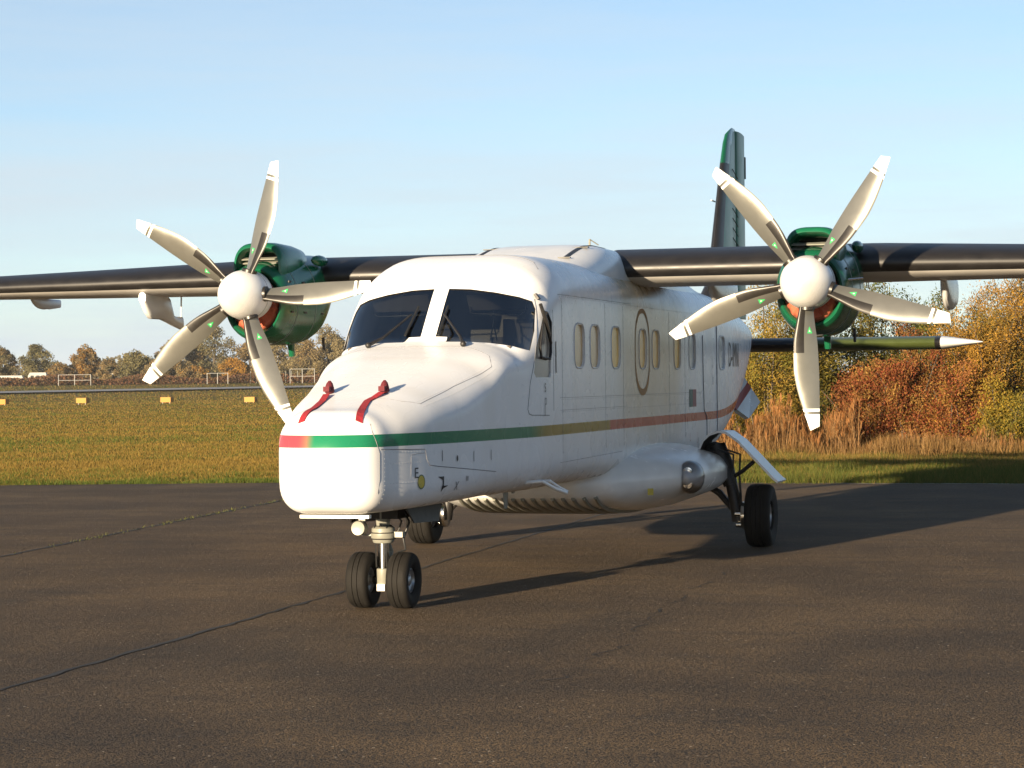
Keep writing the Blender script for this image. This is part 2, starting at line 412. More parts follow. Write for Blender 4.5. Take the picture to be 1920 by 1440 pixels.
# --- windshield panes follow the skin
def lin(pts, x):
    return float(np.interp(x, [p[0] for p in pts], [p[1] for p in pts]))
def pane(s):
    top = PANE[:6]; bot = PANE[7:][::-1]; nu, nv = 30, 14; V = []; F = []
    for i in range(nu+1):
        for j in range(nv+1):
            v = j/nv; xo = .768 + (.735-.768)*max(0, (v-.4)/.6)
            x = .06+(xo-.06)*i/nu
            zb = lin([(.06,1.988),(.155,1.984),(.17,1.946),(.36,1.942),(.51,1.932),(.66,1.908),(.768,1.872)], x)
            zt = lin([(.06,2.372),(.24,2.364),(.445,2.334),(.62,2.297),(.715,2.262),(.75,2.20),(.768,2.1)], x)
            z = zb+(zt-zb)*v
            V.append((s*x, front_y(x, z)+.012, z))
    for i in range(nu):
        for j in range(nv):
            a = i*(nv+1)+j; F.append((a, a+nv+1, a+nv+2, a+1))
    return mesh_obj('windshield', V, F, M['glass'], plane)
pane(1); pane(-1)
# --- side panes and shades
for s in (1, -1):
    def patch(name, poly, off, m, extra=0.0):
        V = [(s*(side_x(y, z)-off), y, z) for y, z in poly]; n = len(poly)
        cy = sum(p[0] for p in poly)/n; cz = sum(p[1] for p in poly)/n
        V.append((s*(side_x(cy, cz)-off), cy, cz)); F = [(i, (i+1) % n, n) for i in range(n)]
        return mesh_obj(name, V, F, m, plane)
    patch('cockpit_side_window', SIDEWIN, .012, M['cockpit_shade'])
    for i, (yc, hw) in enumerate(WINS):
        m = M['shade_glow'] if 2 <= i <= 5 else (M['shade_pale'] if i >= 6 else M['shade'])
        p_ = patch('cabin_window', rrect(yc, 1.925, hw+.004, .179, .10), .014, m)
        rq = rrect(yc, 1.925, hw+.010, .185, .106); MB().tube([(s*(side_x(y, z)+.001), y, z) for y, z in rq+rq[:1]], .006, 5).build('window_seal', M['seal'], p_)
# opening vent of the cockpit side window
fr = MB().tube([(side_x(y, z)+.004, y, z) for y, z in ((1.55,2.08),(1.44,1.90),(1.46,1.82),(1.68,1.81),(1.71,1.86),(1.715,2.10),(1.66,2.165),(1.55,2.08))], .011, 6)
fr.build('vent_frame', M['dark'], plane)
# --- cockpit inside
ck = MB()
ck.add(*prism([(1.02,1.12),(1.28,1.12),(1.50,1.86),(1.46,1.93),(1.12,1.91)], 'x', -.66, .66))
gs = ck.build('glareshield', M['seat'], plane, smooth=False)
for s in (1, -1):
    st = MB(); st.box((s*.36, 2.2, 1.35), (.46, .45, .12)); st.box((s*.36, 2.42, 1.68), (.46, .10, .64), Matrix.Rotation(R(-8), 3, 'X'))
    st.box((s*.36, 2.46, 2.06), (.26, .07, .18)); st.build('pilot_seat', M['seat'], plane, smooth=False)
    vs = MB().box((s*.40, 1.66, 2.27), (.48, .012, .15), Matrix.Rotation(R(35), 3, 'X')); vs.build('sun_visor', M['seat'], plane, smooth=False)
    MB().tube([(s*.18, 1.70, 2.29), (s*.18, 1.66, 2.19), (s*.20, 1.65, 2.175), (s*.60, 1.66, 2.165), (s*.63, 1.66, 2.19), (s*.63, 1.70, 2.27)], .006, 6).build('visor_rail', M['steel'], plane)
MB().tube([(.36, 1.72, 2.37), (.35, 1.70, 2.25), (.365, 1.70, 2.15), (.33, 1.70, 1.96)], .006, 6).tube([(.36, 1.72, 2.37), (.37, 1.70, 2.25), (.35, 1.70, 2.15), (.385, 1.70, 1.96)], .006, 6).build('headset_cord', M['hose'], plane)

# --- panel seams, doors, exit (narrow strips lying on the skin)
def skin_port(y, z, off=.003): return (side_x(y, z)+off, y, z)
def seam(name, pts, wdt=.006, m='seam', parent=None, surf='side', close=False):
    """strip of half-round section along a polyline of (y,z) on the port skin, or 3-D points"""
    P = []
    pp = list(pts)+([pts[0]] if close else [])
    for a, b in zip(pp[:-1], pp[1:]):
        a, b = np.array(a, float), np.array(b, float); k = max(1, int(np.linalg.norm(b-a)/.06))
        for i in range(k): P.append(a+(b-a)*i/k)
    P.append(np.array(pp[-1], float))
    Q = [skin_port(p[0], p[1], .0) for p in P] if surf == 'side' else ([(p[0], p[1], top_z(p[0], p[1])) for p in P] if surf == 'top' else [(p[0], front_y(p[0], p[1]), p[1]) for p in P])
    return MB().tube(Q, wdt/2, 5).build(name, M[m], parent or plane)
for nm, pts, wd, sf in [
    ('radome_seam', [(.30,.77),(.34,.82),(.361,.98),(.362,1.16),(.348,1.24),(.30,1.36)], .006, 'front'),
    ('radome_seam', [(-.30,.77),(-.34,.82),(-.361,.98),(-.362,1.16),(-.348,1.24),(-.30,1.36)], .006, 'front')]:
    seam(nm, pts, wd, surf='front')
seam('access_panel_seam', [(-1.10,1.185),(-.575,1.171),(-.556,1.104),(-.52,1.058),(-.40,1.045),(.523,.97)], .006)
seam('access_panel_seam', [(-.74,1.135),(-.66,1.145),(-.58,1.145)], .004)
seam('access_panel_seam', [(-.745,1.125),(-.75,.99)], .004)
seam('cockpit_door_seam', [(1.60,2.28),(1.46,2.05),(1.22,1.62),(1.165,1.42),(1.19,1.385),(1.25,1.374),(1.66,1.366)], .007)
seam('cockpit_door_seam', [(1.80,2.20),(1.80,1.40)], .004)
seam('cabin_door_seam', [(8.03,2.10),(8.05,1.70),(8.085,1.31),(8.23,1.24),(8.235,.98)], .016)
seam('cabin_door_seam', [(8.86,2.30),(8.86,1.0)], .018)
seam('skin_joint', [(2.0,2.33),(4.6,2.33)], .004); seam('skin_joint', [(2.0,1.50),(8.0,1.50)], .003)
seam('skin_joint', [(2.0,1.40),(4.4,1.40)], .003); seam('skin_joint', [(2.0,.98),(4.2,1.0)], .004)
for yy in (2.08, 3.58, 4.28, 6.3, 7.08): seam('skin_joint', [(yy,2.3),(yy,1.05)], .003)
seam('roof_joint', [(.66,2.7),(.4,2.7),(0,2.7),(-.4,2.7)], .004, surf='top')
seam('hinge_line', [(.455,-.50),(.535,.03),(.655,.61)], .004, surf='top', m='seam')
seam('hood_seam', [(.455,-.50),(.36,-.62),(.16,-.70)], .004, surf='top')
seam('hood_seam', [(.655,.61),(.60,.74),(.40,.84),(0,.90),(-.40,.84),(-.60,.74)], .004, surf='top')
seam('roof_joint', [(.66,1.95),(.60,2.05),(.3,2.1),(0,2.12),(-.3,2.1),(-.6,2.05)], .006, surf='top')
# emergency exit outline: ochre ring that thickens at both ends
outer = rrect(5.08, 1.895, .312, .405, .30, 8); inner = rrect(5.08, 1.905, .289, .352, .27, 8)
V = [skin_port(y, z, .003) for y, z in outer]+[skin_port(y, z, .003) for y, z in inner]; n_ = len(outer)
mesh_obj('emergency_exit_outline', V, [(i, (i+1) % n_, (i+1) % n_+n_, i+n_) for i in range(n_)], M['exit'], plane)
# flag
for i, m in enumerate(('flag_green', 'flag_red')):
    y0 = 7.285+i*.185; P = [(y0,1.352),(y0+.185,1.352),(y0+.185,1.532),(y0,1.532)]
    mesh_obj('flag', [skin_port(y, z, .003) for y, z in P], [(0, 1, 2, 3)], M[m], plane, smooth=False)
def text(name, s, size, y, z, m, sx=1.0, lean=0.0):
    cu = bpy.data.curves.new(name, 'FONT'); cu.body = s; cu.size = size; cu.align_x = 'LEFT'
    o = bpy.data.objects.new(name, cu); COL.objects.link(o)
    dg = bpy.context.evaluated_depsgraph_get(); me = bpy.data.meshes.new_from_object(o.evaluated_get(dg)); bpy.data.objects.remove(o)
    for v in me.vertices:
        yy = y+v.co.x*sx; zz = z+v.co.y
        v.co = skin_port(yy, zz, .004)
    me.materials.clear(); me.materials.append(M[m])
    o = bpy.data.objects.new(name, me); COL.objects.link(o); o.parent = plane; return o
text('registration_letters', 'D-IMNI', .40, 9.66, 1.775, 'ink', .74)
text('panel_letter', 'E', .105, -.715, .975, 'ink', 1.0)
text('stencil', 'III', .05, .0, .925, 'seam', 1.2)
text('stencil', 'X', .09, -.16, .865, 'seam', .9)
text('stencil', 'I', .11, .12, 1.06, 'seam', .8); text('stencil', 'I', .11, .42, 1.06, 'seam', .8); text('stencil', 'I', .11, -.36, 1.08, 'seam', .8)
text('door_stencil', 'S', .10, 1.53, 1.55, 'ink', .8); text('door_stencil', 'O', .08, 1.53, 1.45, 'seam', .8); text('door_stencil', 'J', .10, 1.53, 1.385, 'ink', .8)
text('door_stencil', '(', .12, 8.60, 1.80, 'seam', .8); text('door_stencil', '*', .10, 8.58, 1.72, 'ink', .9); text('door_stencil', '(', .12, 8.60, 1.60, 'seam', .8)
text('jack_mark', 'L', .13, 7.30, 1.00, 'flag_red', .5); text('jack_mark', 'J', .13, 7.70, 1.00, 'flag_red', .5)
# round badge and the forked arrow on the nose
V = [skin_port(-.632, .946, .004)]+[skin_port(-.632+.042*math.cos(t), .946+.048*math.sin(t), .004) for t in np.linspace(0, 2*math.pi, 21)[:-1]]
mesh_obj('round_badge', V, [(0, i+1, (i+1) % 20+1) for i in range(20)], M['badge'], plane)
V = [skin_port(-.632+.045*math.cos(t)*k, .946+.051*math.sin(t)*k, .005) for k in (1, .86) for t in np.linspace(0, 2*math.pi, 25)[:-1]]
mesh_obj('badge_ring', V, [(i, (i+1) % 24, (i+1) % 24+24, i+24) for i in range(24)], M['flag_green'], plane)
for P in ([(-.41,.972),(-.33,.972),(-.33,.945),(-.345,.945)], [(-.345,.955),(-.33,.955),(-.325,.895),(-.345,.895)], [(-.35,.862),(-.352,.905),(-.265,.905),(-.33,.885)]):
    mesh_obj('tow_limit_arrow', [skin_port(y, z, .004) for y, z in P], [(0, 1, 2, 3)], M['ink'], plane, smooth=False)
mesh_obj('static_port', [skin_port(-.131+.012*math.cos(t), 1.092+.022*math.sin(t), .004) for t in np.linspace(0, 2*math.pi, 13)[:-1]], [tuple(range(12))], M['ink'], plane)
mesh_obj('placard', [skin_port(y, z, .004) for y, z in ((1.86,1.70),(1.885,1.70),(1.885,1.95),(1.86,1.95))], [(0, 1, 2, 3)], M['ink'], plane, smooth=False)
# rivet rows round the radome and along the hood
rv = MB()
def rivet(p, r=.0034):
    x, y, z = p; rv.add([(x+r, y, z), (x-r, y, z), (x, y+r, z), (x, y-r, z), (x, y, z+r), (x, y, z-r)], [(0, 2, 4), (2, 1, 4), (1, 3, 4), (3, 0, 4), (2, 0, 5), (1, 2, 5), (3, 1, 5), (0, 3, 5)])
for i in range(46):
    t = i/45; y = -.50+t*1.11; x = .455+t*.20
    for dx in (-.022, .022): rivet((x+dx, y, top_z(x+dx, y)))
for i in range(60):
    x = -.6+1.2*i/59; y = .87-.13*(x/.6)**2; rivet((x, y, top_z(x, y)))
for z in np.arange(.82, 1.19, .03): rivet((side_x(-1.06, z), -1.06, z))
for y in np.arange(-1.02, -.62, .035):
    for z in (1.16, 1.085, .95): rivet((side_x(y, z), y, z))
for y in np.arange(2.05, 8.0, .06):
    for z in (2.315, 1.485, 1.385): rivet((side_x(y, z), y, z))
for yy in (2.10, 2.42, 3.0, 3.6, 4.30, 4.6, 5.5, 6.32, 7.1):
    for z in np.arange(1.06, 2.3, .055): rivet((side_x(yy, z), yy, z))
for xx in (-.25, .25):
    for y in np.arange(-.45, .8, .045): rivet((xx, y, top_z(xx, y)))
tag(rv.build('rivet_rows', M['rivet'], plane, smooth=False), kind='stuff')
# wipers
for s in (1, -1):
    P = [(s*.36, .86, 1.925), (s*.30, .98, 1.985), (s*.10, 1.22, 2.165)] if s > 0 else [(-.405, .87, 1.925), (-.33, .99, 1.98), (-.17, 1.22, 2.165)]
    wi = MB().tube(P, [.016, .011, .008], 8); wi.ball(P[0], .024)
    b0, b1 = ((.085, 2.0), (.10, 2.23)) if s > 0 else ((-.185, 2.0), (-.14, 2.23))
    wb = MB().tube([(b0[0], front_y(abs(b0[0]), b0[1])-.02, b0[1]), (b1[0], front_y(abs(b1[0]), b1[1])-.02, b1[1])], .010, 6)
    wo = wi.build('wiper', M['dark'], plane); wb.build('wiper_blade', M['hose'], wo)
# small things on the nose and the roof
MB().box((.74, 1.62, 2.30), (.02, .06, .05), Matrix.Rotation(R(-35), 3, 'Y')).build('vent_scoop', M['dark'], plane, smooth=False)
MB().tube([(.79, 1.53, 2.24), (.825, 1.58, 2.10), (.84, 1.66, 1.93)], [.014, .018, .012], 6).build('angle_of_attack_vane', M['dark'], plane)
MB().box((0, -1.00, .725), (.50, .05, .022)).build('nose_strip', M['decal_white'], plane, smooth=False)

# ------------------------------------------------------------------ wing
def airfoil(c, t, le, zc, n=18, camber=.02):
    P = []
    xs = [(1-math.cos(math.pi*i/n))/2 for i in range(n+1)]
    yt = lambda x: 5*t*(.2969*math.sqrt(x)-.126*x-.3516*x*x+.2843*x**3-.1036*x**4)
    for x in xs[::-1]: P.append((le+x*c, zc+(yt(x)+camber*4*x*(1-x))*c))
    for x in xs[1:-1]: P.append((le+x*c, zc+(-yt(x)*.92+camber*2*x*(1-x))*c))
    return P
WING = [(0,4.92,2.25,.160,2.665),(3.0,4.92,2.25,.160,2.665),(5.0,5.08,1.98,.142,2.645),(7.3,5.30,1.60,.125,2.63),(7.9,5.45,1.35,.115,2.63),(8.35,5.85,.80,.10,2.63),(8.48,6.15,.40,.09,2.63)]
def wsta(x):
    a = abs(x); return [float(np.interp(a, [q_[0] for q_ in WING], [q_[k] for q_ in WING])) for k in range(1, 5)]
def wing_piece(name, x0, x1, ns, mats, pick):
    rings = []
    for x in np.linspace(x0, x1, ns):
        le, c, t, zc = wsta(x); rings.append([(x, p[0], p[1]) for p in airfoil(c, t, le, zc)])
    m_ = MB().loft(rings); n = len(rings[0])
    for i, f in enumerate(m_.F):
        if len(f) == 4:
            v = [m_.V[k] for k in f]; m_.M[i] = pick(sum(p[0] for p in v)/4, sum(p[1] for p in v)/4, sum(p[2] for p in v)/4)
    return m_.build(name, mats, plane, sharp=50)
for s in (1, -1):
    def pick(x, y, z):
        le, c, t, zc = wsta(x)
        if y < le+.10*c and z > zc-.085*(t*c/.36): return 0
        return 1 if z > zc else 2
    wing_piece('wing', s*.50, s*8.48, 60, [M['black'], M['black'], M['grey_under']], pick)
# centre fairing over the fuselage
FEX = 4.6
def fair(y):
    t1 = min(1, max(0, (y-3.0)/1.75)); up = t1*t1*(3-2*t1); t2 = min(1, max(0, (y-6.6)/2.9)); up *= 1-t2*t2*(3-2*t2)
    return .70+.02*up, 2.20, 2.62+.27*up
def fair_z(x, y):
    hw, zlo, zt = fair(y); return zlo+(zt-zlo)*(1-min(.999, abs(x)/hw)**FEX)**(1/FEX)
rings = []
for y in np.concatenate((np.arange(2.9, 5.6, .06), np.arange(5.6, 9.6, .2))):
    hw, zlo, zt = fair(y)
    rings.append([(hw*math.copysign(abs(math.cos(a))**(2/FEX), math.cos(a)), y, zlo+(zt-zlo)*abs(math.sin(a))**(2/FEX)) for a in np.linspace(0, math.pi, 49)])
wf = MB().loft(rings, close=True).build('wing_fairing', M['fairing'], plane, sharp=60)
for x in (-.42, .42):
    Q = []
    for y in np.arange(3.75, 5.3, .08): Q.append((x, y, fair_z(x, y)+.003))
    m_ = MB()
    V = [(q[0]-.022, q[1], q[2]) for q in Q]+[(q[0]+.022, q[1], q[2]) for q in Q]; n_ = len(Q)
    m_.add(V, [(i, i+1, i+1+n_, i+n_) for i in range(n_-1)])
    m_.box((x, 3.75, Q[0][2]+.002), (.11, .04, .008)); m_.box((x, 4.35, Q[7][2]+.004), (.15, .05, .008))
    m_.build('roof_strap', M['dark'], plane, smooth=False)
MB().tube([(0, 6.40, 2.86), (.0, 6.42, 3.045)], [.016, .010], 6).tube([(0, 6.42, 3.045), (.07, 6.50, 2.99)], .006, 6).build('roof_antenna', M['gear'], plane)
# flap-track fairings under the wing
def flap_fairing(x, y0, y1, z1, hw):
    rings = []
    for t in np.linspace(0, 1, 14):
        y = y0+(y1-y0)*t; h = math.sin(math.pi*min(1, t*1.0+.02)**.8)**.7 if t < .55 else 1-.25*((t-.55)/.45)
        le, c, tt, zc = wsta(x); zt = zc-.05
        zb = zt-(zt-z1)*h; w_ = hw*(math.sin(math.pi*(.08+.84*t)))**.5
        rings.append([(x+w_*math.copysign(abs(math.cos(a))**.8, math.cos(a)), y, (zt+zb)/2+(zt-zb)/2*math.copysign(abs(math.sin(a))**.8, math.sin(a))) for a in np.linspace(0, 2*math.pi, 17)[:-1]])
    MB().loft(rings).build('flap_track_fairing', M['fairing'], plane)
flap_fairing(3.52, 5.9, 7.35, 2.27, .055); flap_fairing(1.30, 5.9, 7.35, 2.36, .055)
flap_fairing(-3.62, 5.9, 7.35, 2.27, .055); flap_fairing(-1.30, 5.9, 7.35, 2.36, .055)
flap_fairing(-6.2, 6.5, 7.15, 2.47, .035); flap_fairing(5.85, 6.5, 7.15, 2.47, .035)
# the pod with a wire under the starboard wing
rings = []
for t in np.linspace(0, 1, 12):
    y = 5.15+.95*t; zt = 2.56; zb = 2.56-.26*min(1, (t+.03)*5)**.5 - (.0 if t < .45 else .10*(t-.45)/.55); w_ = .05*(1-abs(t-.4)*1.2)+.012
    if t > .62: zt = 2.56-.22*min(1, (t-.62)/.12)
    rings.append([(-4.28+w_*math.copysign(abs(math.cos(a))**.8, math.cos(a)), y, (zt+zb)/2+(zt-zb)/2*math.copysign(abs(math.sin(a))**.7, math.sin(a))) for a in np.linspace(0, 2*math.pi, 17)[:-1]])
pod = MB().loft(rings); pod.tube([(-4.28, 6.08, 2.24), (-4.28, 6.10, 2.57)], .008, 6); pod.build('probe_fairing', M['fairing'], plane)

# ------------------------------------------------------------------ engines
XE, ZE, YP = 2.57, 2.45, 3.62
def rr_ring(x, y, hw, zb, zt, ex=2.6, n=48):
    zc, hh = (zb+zt)/2, (zt-zb)/2; r = []
    for k in range(n):
        a = 2*math.pi*k/n; c, s_ = math.cos(a), math.sin(a)
        r.append((x+hw*math.copysign(abs(c)**(2/ex), c), y, zc+hh*math.copysign(abs(s_)**(2/ex), s_)))
    return r
def s_in(f, y, z):
    hw, zb, zt, ex = f[0](y), f[1](y), f[2](y), f[3](y); u = abs((z-(zb+zt)/2)/((zt-zb)/2)); return hw*max(0, 1-u**ex)**(1/ex)
def engine(s):
    x = s*XE
    NT = [(3.86,.275,2.075,2.70,2.05),(3.90,.295,2.05,2.73,2.1),(4.0,.315,2.03,2.76,2.2),(4.3,.33,2.0,2.80,2.3),(4.7,.335,2.01,2.85,2.4),(4.95,.325,2.06,2.87,2.4),(5.12,.30,2.15,2.885,2.3),(5.27,.27,2.28,2.89,2.3),(5.40,.24,2.42,2.89,2.3),(5.6,.22,2.50,2.885,2.3),(6.1,.18,2.55,2.86,2.2),(6.5,.10,2.6,2.80,2.1),(6.7,.03,2.66,2.74,2.0)]
    f = [pchip(np.array([q_[0] for q_ in NT]), np.array([q_[k] for q_ in NT])) for k in range(1, 5)]
    rings = [rr_ring(x, y, f[0](y), f[1](y), f[2](y), f[3](y)) for y in np.concatenate((np.arange(3.86, 4.1, .03), np.arange(4.1, 6.71, .06)))]
    # the mouth: the lip turns inwards and runs back to a dark wall
    rings = [rr_ring(x, 4.05, .20, 2.16, 2.60, 2.0), rr_ring(x, 3.90, .245, 2.105, 2.67, 2.0), rr_ring(x, 3.865, .26, 2.088, 2.685, 2.05)]+rings
    m_ = MB().loft(rings); nac = m_.build('nacelle', [M['green'], M['cavity']], plane, sharp=60)
    for yy in (4.16, 4.62): MB().tube([tuple(p) for p in rr_ring(x, yy, f[0](yy)+.0005, f[1](yy)-.0005, f[2](yy)+.0005, f[3](yy))]+[rr_ring(x, yy, f[0](yy), f[1](yy), f[2](yy), f[3](yy))[0]], .003, 4).build('cowling_seam', M['seam'], plane)
    for yy in (4.05, 4.35, 4.8):
        for zz in (2.30, 2.58): MB().box((x+s_in(f, yy, zz)+.002, yy, zz), (.008, .06, .018)).build('cowling_latch', M['dark'], plane, smooth=False)
    # scoop over the spinner
    def arch(y, hw, z0, z1, ex=3.4, n=24):
        P = [(x+hw*math.copysign(abs(math.cos(a))**(2/ex), math.cos(a)), y, z0+(z1-z0)*abs(math.sin(a))**(2/ex)) for a in np.linspace(0, math.pi, n)]
        return P
    o_r = [arch(3.97, .235, 2.62, 2.925), arch(4.02, .248, 2.62, 2.945), arch(4.2, .25, 2.62, 2.955), arch(4.5, .235, 2.66, 2.95), arch(4.75, .20, 2.70, 2.93), arch(4.95, .13, 2.72, 2.89), arch(5.08, .05, 2.74, 2.83)]
    i_r = [arch(4.35, .19, 2.66, 2.86), arch(4.02, .20, 2.64, 2.875), arch(3.965, .215, 2.63, 2.90)]
    sc = MB().loft(i_r+o_r, caps=False, close=False)
    sc.add(i_r[0], [tuple(range(24))], 1)
    so = sc.build('intake_scoop', [M['green'], M['cavity']], plane, sharp=60)
    for k in range(3): MB().box((x, 4.06+.03*k, 2.80-.035*k), (.38, .05, .010), Matrix.Rotation(R(20), 3, 'X')).build('intake_slat', M['gear'], so, smooth=False)
    MB().ball((x+.285, 4.85, 2.81), (.05, .20, .055)).build('cowling_bulge', M['green'], plane)
    MB().ball((x-.285, 4.85, 2.81), (.05, .20, .055)).build('cowling_bulge', M['green'], plane)
    MB().tube([(x+.02, 4.75, 2.03), (x+.02, 4.78, 1.90)], [.035, .028], 10).build('drain_mast', M['green'], plane)
    MB().tube([(x+.22, 5.1, 2.08), (x+.22, 5.12, 1.96)], .014, 6).build('drain_pipe', M['dark'], plane)
    for q_ in (0.0, .16):
        mesh_obj('cowling_decal', [(x+.348*1, 4.95+q_, 2.44), (x+.348, 5.02+q_, 2.44), (x+.348, 5.02+q_, 2.50), (x+.348, 4.95+q_, 2.50)], [(0, 1, 2, 3)], M['badge'] if q_ == 0 else M['flag_red'], plane, smooth=False)
    MB().tube([(x+.31, 3.98, 2.48), (x+.44, 3.98, 2.49)], .010, 6).build('cowling_probe', M['steel'], plane)
    # propeller
    prop = empty('propeller', (x, YP, ZE), plane)
    sp = [(round(a_*.945, 4), b_) for a_, b_ in [(.240,.17),(.243,.10),(.241,.03),(.232,-.04),(.211,-.115),(.178,-.19),(.135,-.26),(.087,-.32),(.045,-.365),(.017,-.39),(.002,-.398)]]
    MB().lathe(sp, 'y', n=56).build('spinner', M['white'], prop)
    MB().tube([(.2292*math.cos(a), .055, .2292*math.sin(a)) for a in np.linspace(0, 2*math.pi, 49)], .0022, 4).build('spinner_seam', M['seam'], prop)
    for k in range(5):
        b_ = bpy.data.objects.new('blade', BLADE); COL.objects.link(b_); b_.parent = prop
        b_.rotation_euler = (0, (PHR if s > 0 else PHL)+k*2*math.pi/5, 0)
    # plug in the lower intake
    pm = MB(); n = 40; V = [(x, 3.905, 2.35)]
    for rr_ in (.10, .20, .235):
        for k in range(n):
            a = 2*math.pi*k/n; wob = .012*math.sin(9*a)+.008*math.sin(17*a+1)
            V.append((x+rr_*math.cos(a), 3.885+wob+(.03 if rr_ > .23 else 0), 2.365+rr_*1.08*math.sin(a)))
    F = [(0, 1+i, 1+(i+1) % n) for i in range(n)]+[(1+j*n+i, 1+(j+1)*n+i, 1+(j+1)*n+(i+1) % n, 1+j*n+(i+1) % n) for j in range(2) for i in range(n)]
    pm.add(V, F); pl = pm.build('intake_plug', M['plug'])
    md = pl.modifiers.new('thick', 'SOLIDIFY'); md.thickness = .03; md.offset = 1
    tag(pl, 'orange-red cloth plug in the intake under the %s propeller hub' % ('right-hand' if s > 0 else 'left-hand'), 'intake plug', 'red intake plugs')
def make_blade():
    LE = [(.18,.056),(.25,.066),(.32,.080),(.45,.104),(.55,.113),(.73,.117),(.85,.104),(1.0,.070),(1.12,.035),(1.25,-.012)]
    TE = [(.18,-.050),(.25,-.052),(.35,-.060),(.5,-.077),(.7,-.087),(.85,-.090),(1.0,-.090),(1.12,-.089),(1.25,-.087)]
    fl = pchip(np.array([p[0] for p in LE]), np.array([p[1] for p in LE])); ft = pchip(np.array([p[0] for p in TE]), np.array([p[1] for p in TE]))
    rs = sorted(set(list(np.linspace(.18, 1.25, 30))+[.60, .612, 1.075, 1.10, 1.122]))
    n = 16; rings = []; rows = rs
    for r_ in rs:
        le, te = fl(r_), ft(r_); wd = le-te
        be = R(float(np.interp(r_, [.18, .4, .7, 1.25], [40, 30, 20, 13]))); th = float(np.interp(r_, [.18, .3, .5, 1.25], [.07, .042, .022, .008]))
        cam_ = .055*wd if r_ > .3 else .01*wd
        P = []
        for side in (1, -1):
            for i in range(n):
                u = i/n if side > 0 else 1-i/n          # 0 = leading edge
                t_ = th*2.6*(math.sqrt(max(u, 0))*(1-u)) if r_ > .24 else th*math.sqrt(max(0, 1-(2*u-1)**2))
                cb = cam_*4*u*(1-u)
                xx = le-wd*u; nn = cb+side*t_*.5*(1.0 if side > 0 else .6)
                # chord direction leans forward at the leading edge
                xm = (xx-(le+te)/2); P.append(((le+te)/2+xm*1.0+nn*-math.sin(be)*.35, -xm*math.tan(be)-nn, r_+ (-.035*(u-.3) if r_ > 1.2 else 0)))
        rings.append(P)
    m_ = MB().loft(rings); k = 2*n; fi = 0
    for i in range(len(rs)-1):
        rm = (rs[i]+rs[i+1])/2
        for j in range(k):
            u = (j+.5)/n if j < n else 1-(j-n+.5)/n
            mi = 0
            if rm < .605 and u < .40: mi = 1
            if rm < .605 and .40 <= u < .44: mi = 1
            if rm > 1.122 or 1.075 < rm < 1.10: mi = 2
            m_.M[i*k+j] = mi
    # printed triangle on the front face
    def face_pt(r_, u, off=.003):
        i = min(range(len(rs)), key=lambda q_: abs(rs[q_]-r_)); P = rings[i]; f_ = u*n; j = int(f_); t = f_-j
        a, b = Vector(P[j]), Vector(P[min(j+1, n-1)]); p = a+(b-a)*t
        return (p.x, p.y-off, r_)
    tri = [face_pt(.435, .58), face_pt(.435, .82), face_pt(.375, .70)]
    c_ = np.mean(np.array(tri), axis=0); c_[1] -= .001
    m_.add([(p[0], p[1]-.001, p[2]) for p in tri], [(0, 1, 2)], 3)
    inn = [tuple(np.array(p)*.30+c_*.70) for p in tri]; m_.add([(p[0], p[1]-.003, p[2]) for p in inn], [(0, 1, 2)], 2)
    m_.lathe([(.070,.200),(.070,.236),(.052,.240)], 'z', n=24, m=1)
    me = bpy.data.meshes.new('blade'); me.from_pydata([tuple(map(float, v)) for v in m_.V], [], m_.F)
    for q_ in ('blade', 'bladeboot', 'bladewhite', 'decal_green'): me.materials.append(M[q_])
    me.polygons.foreach_set('material_index', np.array(m_.M, dtype=np.int32)); fin(me, True, 60)
    return me
BLADE = make_blade(); PHR, PHL = .578+.04, .26+.04
for s in (1, -1): engine(s)

# ------------------------------------------------------------------ tail
def slab(name, secs, mats, pick=None, n=12):
    """secs: (root point, chord dir y, chord, thickness, axis 'z' or 'x')"""
    rings = []
    for (x, y, z, c, t, ax) in secs:
        P = []
        xs = [(1-math.cos(math.pi*i/n))/2 for i in range(n+1)]
        yt = lambda u: 5*t*(.2969*math.sqrt(u)-.126*u-.3516*u*u+.2843*u**3-.1036*u**4)*c
        for u in xs[::-1]: P.append((x+yt(u), y+u*c, z) if ax == 'z' else (x, y+u*c, z+yt(u)))
        for u in xs[1:-1]: P.append((x-yt(u), y+u*c, z) if ax == 'z' else (x, y+u*c, z-yt(u)))
        rings.append(P)
    m_ = MB().loft(rings)
    if pick:
        for i, f_ in enumerate(m_.F):
            if len(f_) == 4:
                c_ = np.mean([m_.V[k] for k in f_], axis=0); m_.M[i] = pick(c_)
    return m_.build(name, mats, plane, sharp=50)
def fin_le(z): return float(np.interp(z, [2.3, 2.9, 4.45, 4.75, 4.9, 5.0], [11.6, 12.9, 13.75, 13.95, 14.12, 14.5]))
FZ = [2.3, 2.6, 2.9, 3.3, 3.8, 4.2, 4.47, 4.5, 4.75, 4.88, 4.96, 5.0]
slab('tail_fin', [(0, fin_le(z), z, 14.72-fin_le(z)+.06, .11 if z < 4.9 else .07, 'z') for z in FZ], [M['dkgreen'], M['black'], M['green']],
     lambda c: (1 if c[2] < 4.48 else 2) if c[1] < fin_le(c[2])+.25 else 0)
slab('rudder', [(0, 14.74, z, 15.5-14.74, .10, 'z') for z in (2.45, 3.2, 4.0, 4.6, 4.9, 4.98)], [M['dkgreen']])
for z in np.arange(2.9, 4.4, .13):
    MB().tube([(.062, 14.2, z+.09), (.062, 14.45, z+.03), (.05, 14.68, z)], .006, 5).build('fin_rib', M['black'], plane)
MB().box((0, 13.15, 3.92), (.02, .30, .012)).build('fin_probe', M['gear'], plane, smooth=False)
